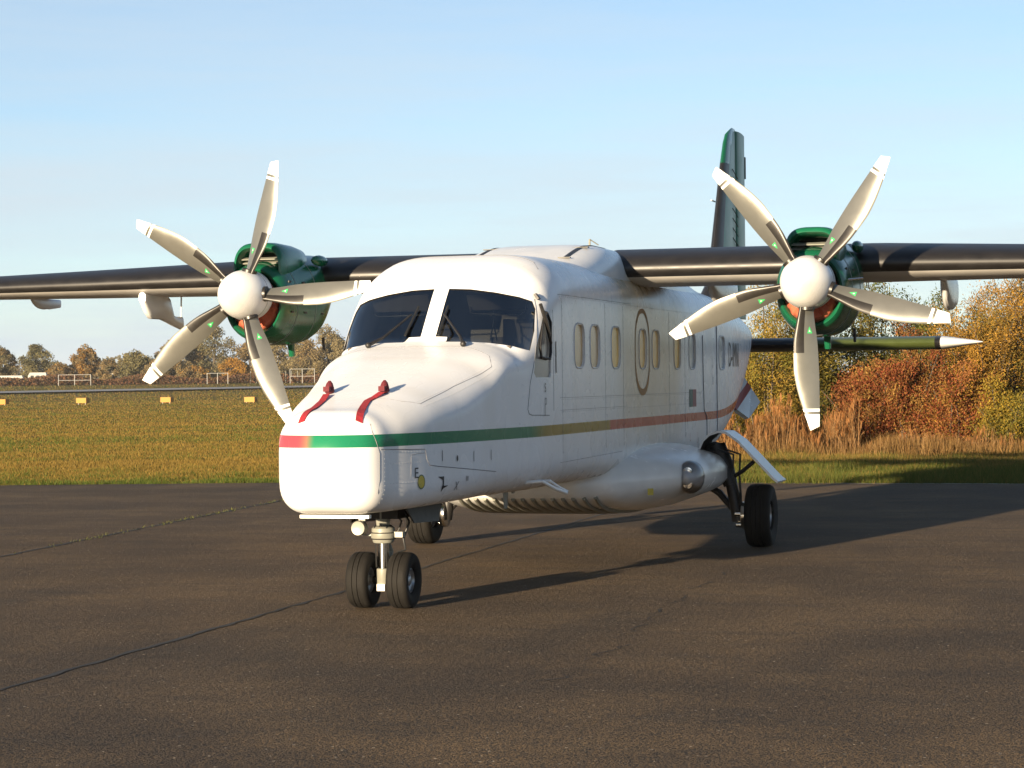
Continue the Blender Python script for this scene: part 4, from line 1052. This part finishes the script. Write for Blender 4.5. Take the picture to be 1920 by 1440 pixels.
SH = [('willow_shrub',1425,50.5,3.7,1.35,YG,26000,.085,.28,'yellow-green willow shrub directly right of the tail fin base'),
 ('willow_shrub',1510,51.5,3.7,1.4,OLV+YG[:2],26000,.085,.28,'olive willow shrub behind the lowest blade of the right propeller'),
 ('willow_shrub',1345,52,3.6,1.4,YG,14000,.09,.28,'yellow-green willow shrub mostly hidden behind the rear fuselage'),
 ('red_shrub',1622,49.0,1.95,1.0,RED,23800,.060,.5,'dark red shrub right of the lowest propeller blade'),
 ('red_shrub',1712,48.6,2.45,1.05,RED,28000,.060,.5,'tallest rust red shrub under the tip of the tailplane'),
 ('red_shrub',1790,48.4,1.9,.9,RED+GOLD[:2],19600,.060,.5,'rust and gold shrub between the red and the golden shrubs'),
 ('ash_sapling',1665,54.5,4.15,1.25,GRN+OLV,13000,.10,.34,'green leafy sapling showing under the right wing beside the nacelle'),
 ('ash_sapling',1735,56,3.9,1.1,GRN,9000,.10,.34,'sparse green sapling below the right flap fairing'),
 ('olive_shrub',1580,54,3.4,1.35,OLV,18000,.08,.4,'olive shrub behind the right engine above the tailplane'),
 ('olive_shrub',1768,55,3.2,1.2,OLV+GOLD[:1],16000,.08,.4,'olive shrub seen behind the rust and gold shrub'),
 ('golden_shrub',1838,50,3.7,1.3,GOLD,26000,.075,.32,'golden shrub right of the white tailplane tip'),
 ('golden_shrub',1912,50.5,4.35,1.45,GOLD+OLV[:1],28000,.075,.32,'tall golden shrub at the right edge of the picture'),
 ('yellow_shrub',1880,47.8,1.5,.85,YEL,14000,.065,.45,'low bright yellow shrub at the right edge near the grass'),
 ('golden_shrub',2010,51,3.8,1.5,GOLD,14000,.09,.32,'golden shrub just beyond the right edge'),
 ('olive_shrub',2110,51,3.5,1.5,OLV,10000,.10,.32,'olive shrub beyond the right edge')]
for i, a in enumerate(SH[:13]): shrub(*a, seed=i, nst=15 if a[3] > 3 else 12, spread=1)
# bare twiggy sapling whose top shows over the right wing
shrub('bare_sapling', 1627, 56, 5.5, .55, OLV, 500, .08, .35, 'thin sapling with its bare top sticking up over the right wing', nst=4, seed=40, stemr=.03)

# --- grass, weeds and reeds: nobody could count them
def wave(x, y, s, rng_seed=0):
    r = np.random.default_rng(rng_seed); v = np.zeros_like(x)
    for k in range(7):
        a = r.uniform(0, 2*math.pi); f_ = s*r.uniform(.6, 2.2); v += np.sin((x*math.cos(a)+y*math.sin(a))*f_+r.uniform(0, 6.28))
    return v/7**.5
def blades(name, px0, px1, d0, d1, n, h0, h1, wmin, palf, label, cat, lean=.35, seed=0, lush=None, edge=True):
    rng = np.random.default_rng(500+seed); px = rng.uniform(px0, px1, n); d = 1/rng.uniform(1/d1, 1/d0, n)
    p = CAM[:2]+F2*d[:, None]+R2*((px-960)/FPX*d)[:, None]; x, y = p[:, 0], p[:, 1]
    if edge:
        ey = np.interp(x, [q_[0] for q_ in E2], [q_[1] for q_ in E2]); ok = y > ey+.02-.10*rng.uniform(size=n)**3-.22*np.clip(wave(x, y, 1.3, 77), 0, 1.5)*rng.uniform(size=n); x, y, d = x[ok], y[ok], d[ok]; n = len(x)
    uu = x*R2[0]+y*R2[1]; vv = x*F2[0]+y*F2[1]; cl = wave(x, y, 2.2, seed+3); big = .5*wave(x, y, .28, seed+9)+.8*wave(uu*.25, vv, .55, seed+21)
    hh = rng.uniform(h0, h1, n)*(1+.35*np.clip(cl, -1, 1.5)); ww = np.maximum(wmin, d*.00022)*rng.uniform(.7, 1.5, n)
    hh = hh*np.maximum(1, d/150)
    z = np.array([ground_z(q_) for q_ in d])-.02
    an = rng.uniform(0, 2*math.pi, n); ax = np.stack((np.cos(an)*ww/2, np.sin(an)*ww/2, np.zeros(n)), 1)
    b = np.stack((x, y, z), 1); tip = b+np.stack((rng.normal(0, lean, n)*hh, rng.normal(0, lean, n)*hh, hh), 1)
    V = np.empty((n, 3, 3)); V[:, 0] = b-ax; V[:, 1] = b+ax; V[:, 2] = tip
    C = palf(x, y, d, cl, big, n, rng)
    return tag(mesh_np(name, V.reshape(-1, 3), 3, C, M['blades']), label, cat, kind='stuff')
def field_cols(x, y, d, cl, big, n, rng):
    dry = np.array([(.215,.138,.034),(.18,.122,.032),(.245,.165,.045),(.135,.097,.027)]); gr = np.array([(.07,.10,.022),(.10,.115,.026),(.055,.08,.018)])
    near = np.clip((43.5-d)/5, 0, 1)*.75; pg = np.clip(.22+.27*big+.18*cl+near, 0, .95)
    g = rng.uniform(size=n) < pg; C = dry[rng.integers(0, 4, n)]; C[g] = gr[rng.integers(0, 3, n)][g]
    return C*rng.uniform(.8, 1.2, n)[:, None]
def verge_cols(x, y, d, cl, big, n, rng):
    dry = np.array([(.22,.14,.04),(.18,.125,.04)]); gr = np.array([(.085,.10,.024),(.115,.115,.03),(.065,.085,.02)])
    g = rng.uniform(size=n) < np.clip(.72-(d-40)*.085+.22*cl+.1*big, .10, .92); C = dry[rng.integers(0, 2, n)]; C[g] = gr[rng.integers(0, 3, n)][g]
    return C*rng.uniform(.7, 1.3, n)[:, None]
def tan_cols(x, y, d, cl, big, n, rng):
    t = np.array([(.26,.155,.06),(.20,.115,.04),(.15,.085,.035),(.30,.19,.08),(.12,.08,.03)]); return t[rng.integers(0, 5, n)]*rng.uniform(.7, 1.3, n)[:, None]
blades('field_grass', -120, 760, 35.5, 392, 290000, .03, .075, .006, field_cols, 'short golden and green grass across the airfield', 'grass', seed=1)
blades('verge_grass', 1290, 2060, 34.2, 49, 110000, .06, .17, .006, verge_cols, 'short green grass between apron and shrubs', 'grass', seed=2)
blades('dry_weeds', 1290, 2060, 46.2, 50, 26000, .16, .42, .008, tan_cols, 'brown dry weeds along the foot of the shrubs', 'weeds', lean=.22, seed=3, edge=False)
rng = np.random.default_rng(77); rd = MB
def reeds(name, px0, px1, d0, d1, n, h0, h1, label, seed, plume=.5):
    rng = np.random.default_rng(seed); VV = []; CC = []
    for i in range(n):
        pxx = rng.uniform(px0, px1); x, y = spot(pxx, rng.uniform(d0, d1)); cl_ = .75+.25*math.sin(pxx*.045+seed)+.15*math.sin(pxx*.13); h = rng.uniform(h0, h1)*cl_; lx, ly = rng.normal(0, .09, 2)*h
        col = np.array([(.28,.165,.075),(.25,.14,.058),(.20,.11,.045),(.31,.19,.09)][rng.integers(0, 4)])*rng.uniform(.7, 1.15); w_ = .007
        b = np.array((x, y, 0)); t = np.array((x+lx, y+ly, h)); a = rng.uniform(0, 6.28); ax = np.array((math.cos(a), math.sin(a), 0))
        VV += [b-ax*w_, b+ax*w_, t+ax*w_*.4, t-ax*w_*.4]; CC.append(col)
        for k in range(3):
            q_ = rng.uniform(.15, .8); p = b+(t-b)*q_; dr = np.array((*rng.normal(0, .35, 2), 1.0)); dr /= np.linalg.norm(dr); L = rng.uniform(.15, .34); s_ = np.cross(dr, rng.normal(size=3)); s_ /= np.linalg.norm(s_)
            VV += [p-s_*.004, p+s_*.004, p+dr*L*.6+s_*.005, p+dr*L]; CC.append(col*rng.uniform(.75, 1.1))
        if rng.uniform() < plume:
            for k in range(12):
                dr = np.array((*rng.normal(0, .17, 2), 1.0)); L = rng.uniform(.07, .17); o_ = t+np.array((0, 0, -.14*rng.uniform())); s_ = np.cross(dr, rng.normal(size=3)); s_ /= np.linalg.norm(s_)
                VV += [o_-s_*.004, o_+s_*.006, o_+dr*L*.6+s_*.009, o_+dr*L]; CC.append(col*np.array((1.0, .82, .70)))
    return tag(mesh_np(name, np.array(VV), 4, np.array(CC), M['blades']), label, 'reeds', kind='stuff')
reeds('reeds', 1330, 1610, 46.6, 49.5, 1500, .45, 1.1, 'tan dry reeds in front of the willow shrubs', 5)
reeds('tall_weeds', 1580, 2020, 46.8, 48.2, 700, .18, .5, 'brown dry stalks in front of the red and golden shrubs', 6, .2)
# weeds in the pavement joint
rng = np.random.default_rng(8); VV = []; CC = []
for i in range(190):
    t = np.clip(rng.choice((.62, .70, .76, .83))+rng.normal(0, .022), .3, 1); x = -3.4-3.5*t+rng.normal(0, .03); y = -14+33.4*t+rng.normal(0, .05); h = rng.uniform(.01, .045); a = rng.uniform(0, 6.28)
    VV += [(x-.006*math.cos(a), y-.006*math.sin(a), 0), (x+.006*math.cos(a), y+.006*math.sin(a), 0), (x+rng.normal(0, .02), y+rng.normal(0, .02), h)]; CC.append(np.array((.10, .11, .025))*rng.uniform(.6, 1.4))
tag(mesh_np('joint_weeds', np.array(VV), 3, np.array(CC), M['blades']), 'small green weeds growing in the pavement joint at left', 'weeds', kind='stuff')

# --- far trees across the field
def far_tree(name, px, ptop, wpx, d, pal, label, n=8500, seed=0, shape=1.12, group='trees beyond the runway'):
    rng = np.random.default_rng(3000+seed); x, y = spot(px, d); z0 = ground_z(d)-.1; h = height_at(px, ptop, d)-z0; rad = wpx/2/FPX*d
    e = empty(name, (x, y, z0)); tag(e, label, 'tree', group)
    tb = MB(); tb.tube([(0, 0, 0), (rng.normal(0, .1), 0, h*.3), (rng.normal(0, .3), 0, h*.75)], [.03*h, .022*h, .006*h], 7)
    cl = []
    for i in range(44):
        u = rng.uniform(0, 1); zz = h*(.14+.82*u); prof = rad*shape*(math.sin(math.pi*min(1, .18+.80*u))**.75); an = rng.uniform(0, 2*math.pi); rr = prof*math.sqrt(rng.uniform(.05, 1))*.85
        c = np.array((rr*math.cos(an), rr*math.sin(an), zz)); cl.append((c, rad*rng.uniform(.20, .36)))
        if i < 14: tb.tube([(0, 0, max(.1*h, zz*.55)), tuple(c*.6+np.array((0, 0, zz*.3))), tuple(c)], [.010*h, .006*h, .002*h], 5, cap=False)
    tb.build('trunk', M['bark'], e)
    k = rng.integers(0, len(cl), n); C0 = np.array([c[0] for c in cl])[k]; RR = np.array([c[1] for c in cl])[k]
    v = rng.normal(size=(n, 3)); v /= np.linalg.norm(v, axis=1)[:, None]; v[:, 2] *= .85
    P = C0+v*(RR*rng.uniform(.25, 1.12, n)**.6)[:, None]; P[:, 2] = np.maximum(P[:, 2], .2)
    tw = rng.integers(0, len(pal), len(cl)); sel = np.where(rng.uniform(size=n) < .7, tw[k], rng.integers(0, len(pal), n))
    mesh_np('crown', leaves(P, .030*d/14*.36, .62, rng), 4, palette(pal, n, rng, sel), M['leaf'], e)
FD = [(.10,.092,.05),(.125,.105,.055),(.085,.082,.045)]; FB = [(.19,.135,.065),(.16,.12,.06),(.14,.11,.06)]; FG = [(.135,.12,.055),(.165,.135,.055),(.12,.11,.055)]; FO = [(.28,.15,.03),(.22,.12,.03),(.17,.11,.03)]; FGR = [(.16,.13,.07),(.135,.115,.06),(.18,.145,.075)]
FD, FB, FG, FGR, FO = [[tuple(1.22*c for c in p) for p in pl] for pl in (FD, FB, FG, FGR, FO)]
for i, a in enumerate([
 ('tree',2,652,60,432,FD+FB[:1],'dark tree cut off by the left edge of the picture'),
 ('tree',70,648,76,430,FD+FG[:1],'round dark green tree second from the left edge'),
 ('tree',110,684,52,425,FB+FO[:1],'low rusty bush between the dark tree and the golden tree'),
 ('tree',160,649,58,428,FB+FO[1:2],'golden brown tree with a pointed top at left'),
 ('tree',203,676,40,426,FB+FD[:1],'small brown tree right of the golden brown one'),
 ('tree',256,662,76,428,FG,'broad olive tree in the middle of the left tree line'),
 ('tree',322,640,70,434,FGR+FB[:1],'grey-brown tree behind the lower left propeller blade'),
 ('tree',402,612,96,438,FD+FGR,'tallest dark tree below the left propeller hub'),
 ('tree',362,690,62,418,FB+FO,'rusty low bush below the lower left propeller blade'),
 ('tree',438,674,62,416,FO,'bright orange bush right of the tallest dark tree'),
 ('tree',470,640,60,436,FB,'brown tree above the bright orange bush'),
 ('tree',545,622,92,434,FGR,'grey-green tree under the left engine nacelle'),
 ('tree',615,616,84,436,FGR+FB[:1],'grey-brown tree right of the nacelle, beside the cockpit'),
 ('tree',668,628,70,430,FD,'dark tree partly behind the cockpit at left'),
 ('tree',296,676,56,424,FB,'low brown tree between the olive tree and the grey-brown one'),
 ('tree',360,636,74,440,FGR+FB,'hazy brown tree left of the tallest dark tree'),
 ('tree',505,634,70,440,FGR+FD[:1],'hazy grey tree left of the nacelle gap'),
 ('tree',580,640,74,426,FB+FGR,'brown tree between the two grey trees near the cockpit'),
 ('tree',640,640,60,424,FGR,'low grey tree tucked against the cockpit')]): far_tree(*a, seed=i)
# far low wood and the rusty brush along the field's end
def brush(name, px0, px1, d0, d1, n, h, pal, size, label, seed):
    rng = np.random.default_rng(seed); px = rng.uniform(px0, px1, n); d = rng.uniform(d0, d1, n); p = CAM[:2]+F2*d[:, None]+R2*((px-960)/FPX*d)[:, None]
    hh = h*(.65+.3*wave(px, d, .045, seed)); z = np.array([ground_z(q_) for q_ in d])+np.abs(hh)*rng.uniform(0, 1, n)**.8
    return tag(mesh_np(name, leaves(np.stack((p[:, 0], p[:, 1], z), 1), size, .6, rng), 4, palette(pal, n, rng), M['leaf']), label, 'brush', kind='stuff')
brush('field_brush', -150, 760, 396, 412, 22000, 2.0, [(.14,.07,.04),(.11,.055,.035),(.16,.09,.045),(.10,.07,.035)], .42, 'reddish brown brush along the far end of the field', 11)
brush('distant_wood', -400, 760, 560, 640, 16000, 6.5, [(.15,.13,.09),(.17,.14,.09),(.13,.12,.085)], 1.0, 'low hazy wood on the horizon behind the trees', 12)
# caravans, gates, fence, house
M['caravan'] = mat('caravan_white', (.30, .30, .29), .6, var=.05); M['pane'] = mat('dark_pane', (.03, .035, .04), .15); M['roof'] = mat('red_roof', (.12, .04, .03), .8, var=.15, vscale=2); M['wall'] = mat('pale_wall', (.5, .46, .40), .9, var=.1)
def caravan(px, d, L, H, label):
    x, y = spot(px, d); e = empty('caravan', (x, y, ground_z(d)-.05)); e.rotation_euler = (0, 0, -YAW+R(4)); tag(e, label, 'caravan', 'white caravans parked across the field')
    hw = L/2; prof = [(-hw, .35), (-hw, H*.75), (-hw+.35, H), (hw-.25, H), (hw, H*.6), (hw, .35)]
    V = [(a, -1.05, b) for a, b in prof]+[(a, 1.05, b) for a, b in prof]; n = 6
    mesh_obj('body', V, [tuple(range(n))[::-1], tuple(range(n, 2*n))]+[(i, (i+1) % n, (i+1) % n+n, i+n) for i in range(n)], M['caravan'], e, smooth=False)
    for k in (-.28, .02, .28): MB().box((L*k, -1.06, H*.66), (L*.17, .03, H*.22)).build('window', M['pane'], e, smooth=False)
    for k in (-.08, .10): MB().lathe([(.30, -.1), (.30, .1)], 'y', (L*k, -.95, .30), 16).build('wheel', M['rubber'], e)
caravan(18, 408, 5.2, 1.8, 'white caravan at the left edge of the far field'); caravan(72, 409, 3.4, 2.3, 'taller white caravan right of the first one')
def gate(px, d, W_, H_, bars, label):
    x, y = spot(px, d); e = empty('gate_frame', (x, y, ground_z(d))); e.rotation_euler = (0, 0, -YAW); tag(e, label, 'gate', 'white gate frames across the field')
    for k in (-W_/2, 0, W_/2): MB().tube([(k, 0, -.2), (k, 0, H_)], .055, 6).build('post', M['caravan'], e)
    for q_ in bars: MB().tube([(-W_/2, 0, q_), (W_/2, 0, q_)], .038, 6).build('rail', M['caravan'], e)
gate(140, 394, 5.6, 1.9, (1.85, .9), 'white gate frame in front of the rusty bushes at left'); gate(408, 394, 3.6, 1.9, (1.85,), 'low white frame below the orange bush'); gate(567, 392, 4.2, 2.5, (2.45, 1.2), 'white gate frame left of the airplane nose')
for k in range(9):
    x, y = spot(470+k*11, 398); MBp = MB().tube([(0, 0, -.2), (0, 0, 2.1)], .05, 6); o = MBp.build('fence_post', M['gear']); o.location = (x, y, ground_z(398)); tag(o, 'thin grey fence post in the row left of the airplane nose', 'fence post', 'fence posts across the field')
x, y = spot(214, 620); e = empty('house', (x, y, ground_z(620))); e.rotation_euler = (0, 0, -YAW); tag(e, 'red-roofed house showing between the trees at left', 'house')
MB().box((0, 0, 1.3), (6, 6, 2.6)).build('wall', M['wall'], e, smooth=False)
MB().add([(-3.4, -3.5, 2.5), (3.4, -3.5, 2.5), (3.4, 3.5, 2.5), (-3.4, 3.5, 2.5), (-3.4, 0, 4.4), (3.4, 0, 4.4)], [(0, 1, 5, 4), (2, 3, 4, 5), (0, 4, 3), (1, 2, 5), (0, 3, 2, 1)]).build('roof', M['roof'], e, smooth=False)
for k in (-1.8, 0, 1.8): MB().box((k, -3.02, 1.5), (.8, .06, 1.0)).build('window', M['pane'], e, smooth=False)
# yellow markers in the field
for px, py, lab in ((4, 753, 'yellow marker board cut by the left edge of the picture'), (155, 750.5, 'yellow marker board second from left on the field'), (313, 749, 'yellow marker board below the lower left propeller blade'), (470, 748.5, 'yellow marker board on two legs nearest the airplane nose')):
    d = 196; x, y = spot(px, d); e = empty('marker_board', (x, y, ground_z(d)-.02)); e.rotation_euler = (0, 0, -YAW+R(-22)); tag(e, lab, 'marker', 'yellow marker boards along the field')
    zc = height_at(px, py, d); MB().box((0, 0, zc), (1.0, .55, .44)).build('board', M['yellow'], e, smooth=False)
    for k in (-.35, .35): MB().tube([(k, -.15, 0), (k, -.15, zc-.2)], .03, 6).build('leg', M['caravan'], e)

# --- thin evening haze: far things fade a little towards the sky
hz = MB().box((0, 0, 11.0), (10600, 10600, 26.0)).build('haze', [], None, smooth=False)
hm = bpy.data.materials.new('haze_air'); hm.use_nodes = True; hm.node_tree.nodes.clear()
ho = hm.node_tree.nodes.new('ShaderNodeOutputMaterial'); hv = hm.node_tree.nodes.new('ShaderNodeVolumePrincipled')
hv.inputs['Color'].default_value = (.86, .89, .93, 1); hv.inputs['Density'].default_value = HAZE; hv.inputs['Anisotropy'].default_value = .0
hm.node_tree.links.new(hv.outputs[0], ho.inputs['Volume']); hz.data.materials.append(hm)
tag(hz, 'thin pale haze in the evening air over the airfield', 'haze', kind='stuff')
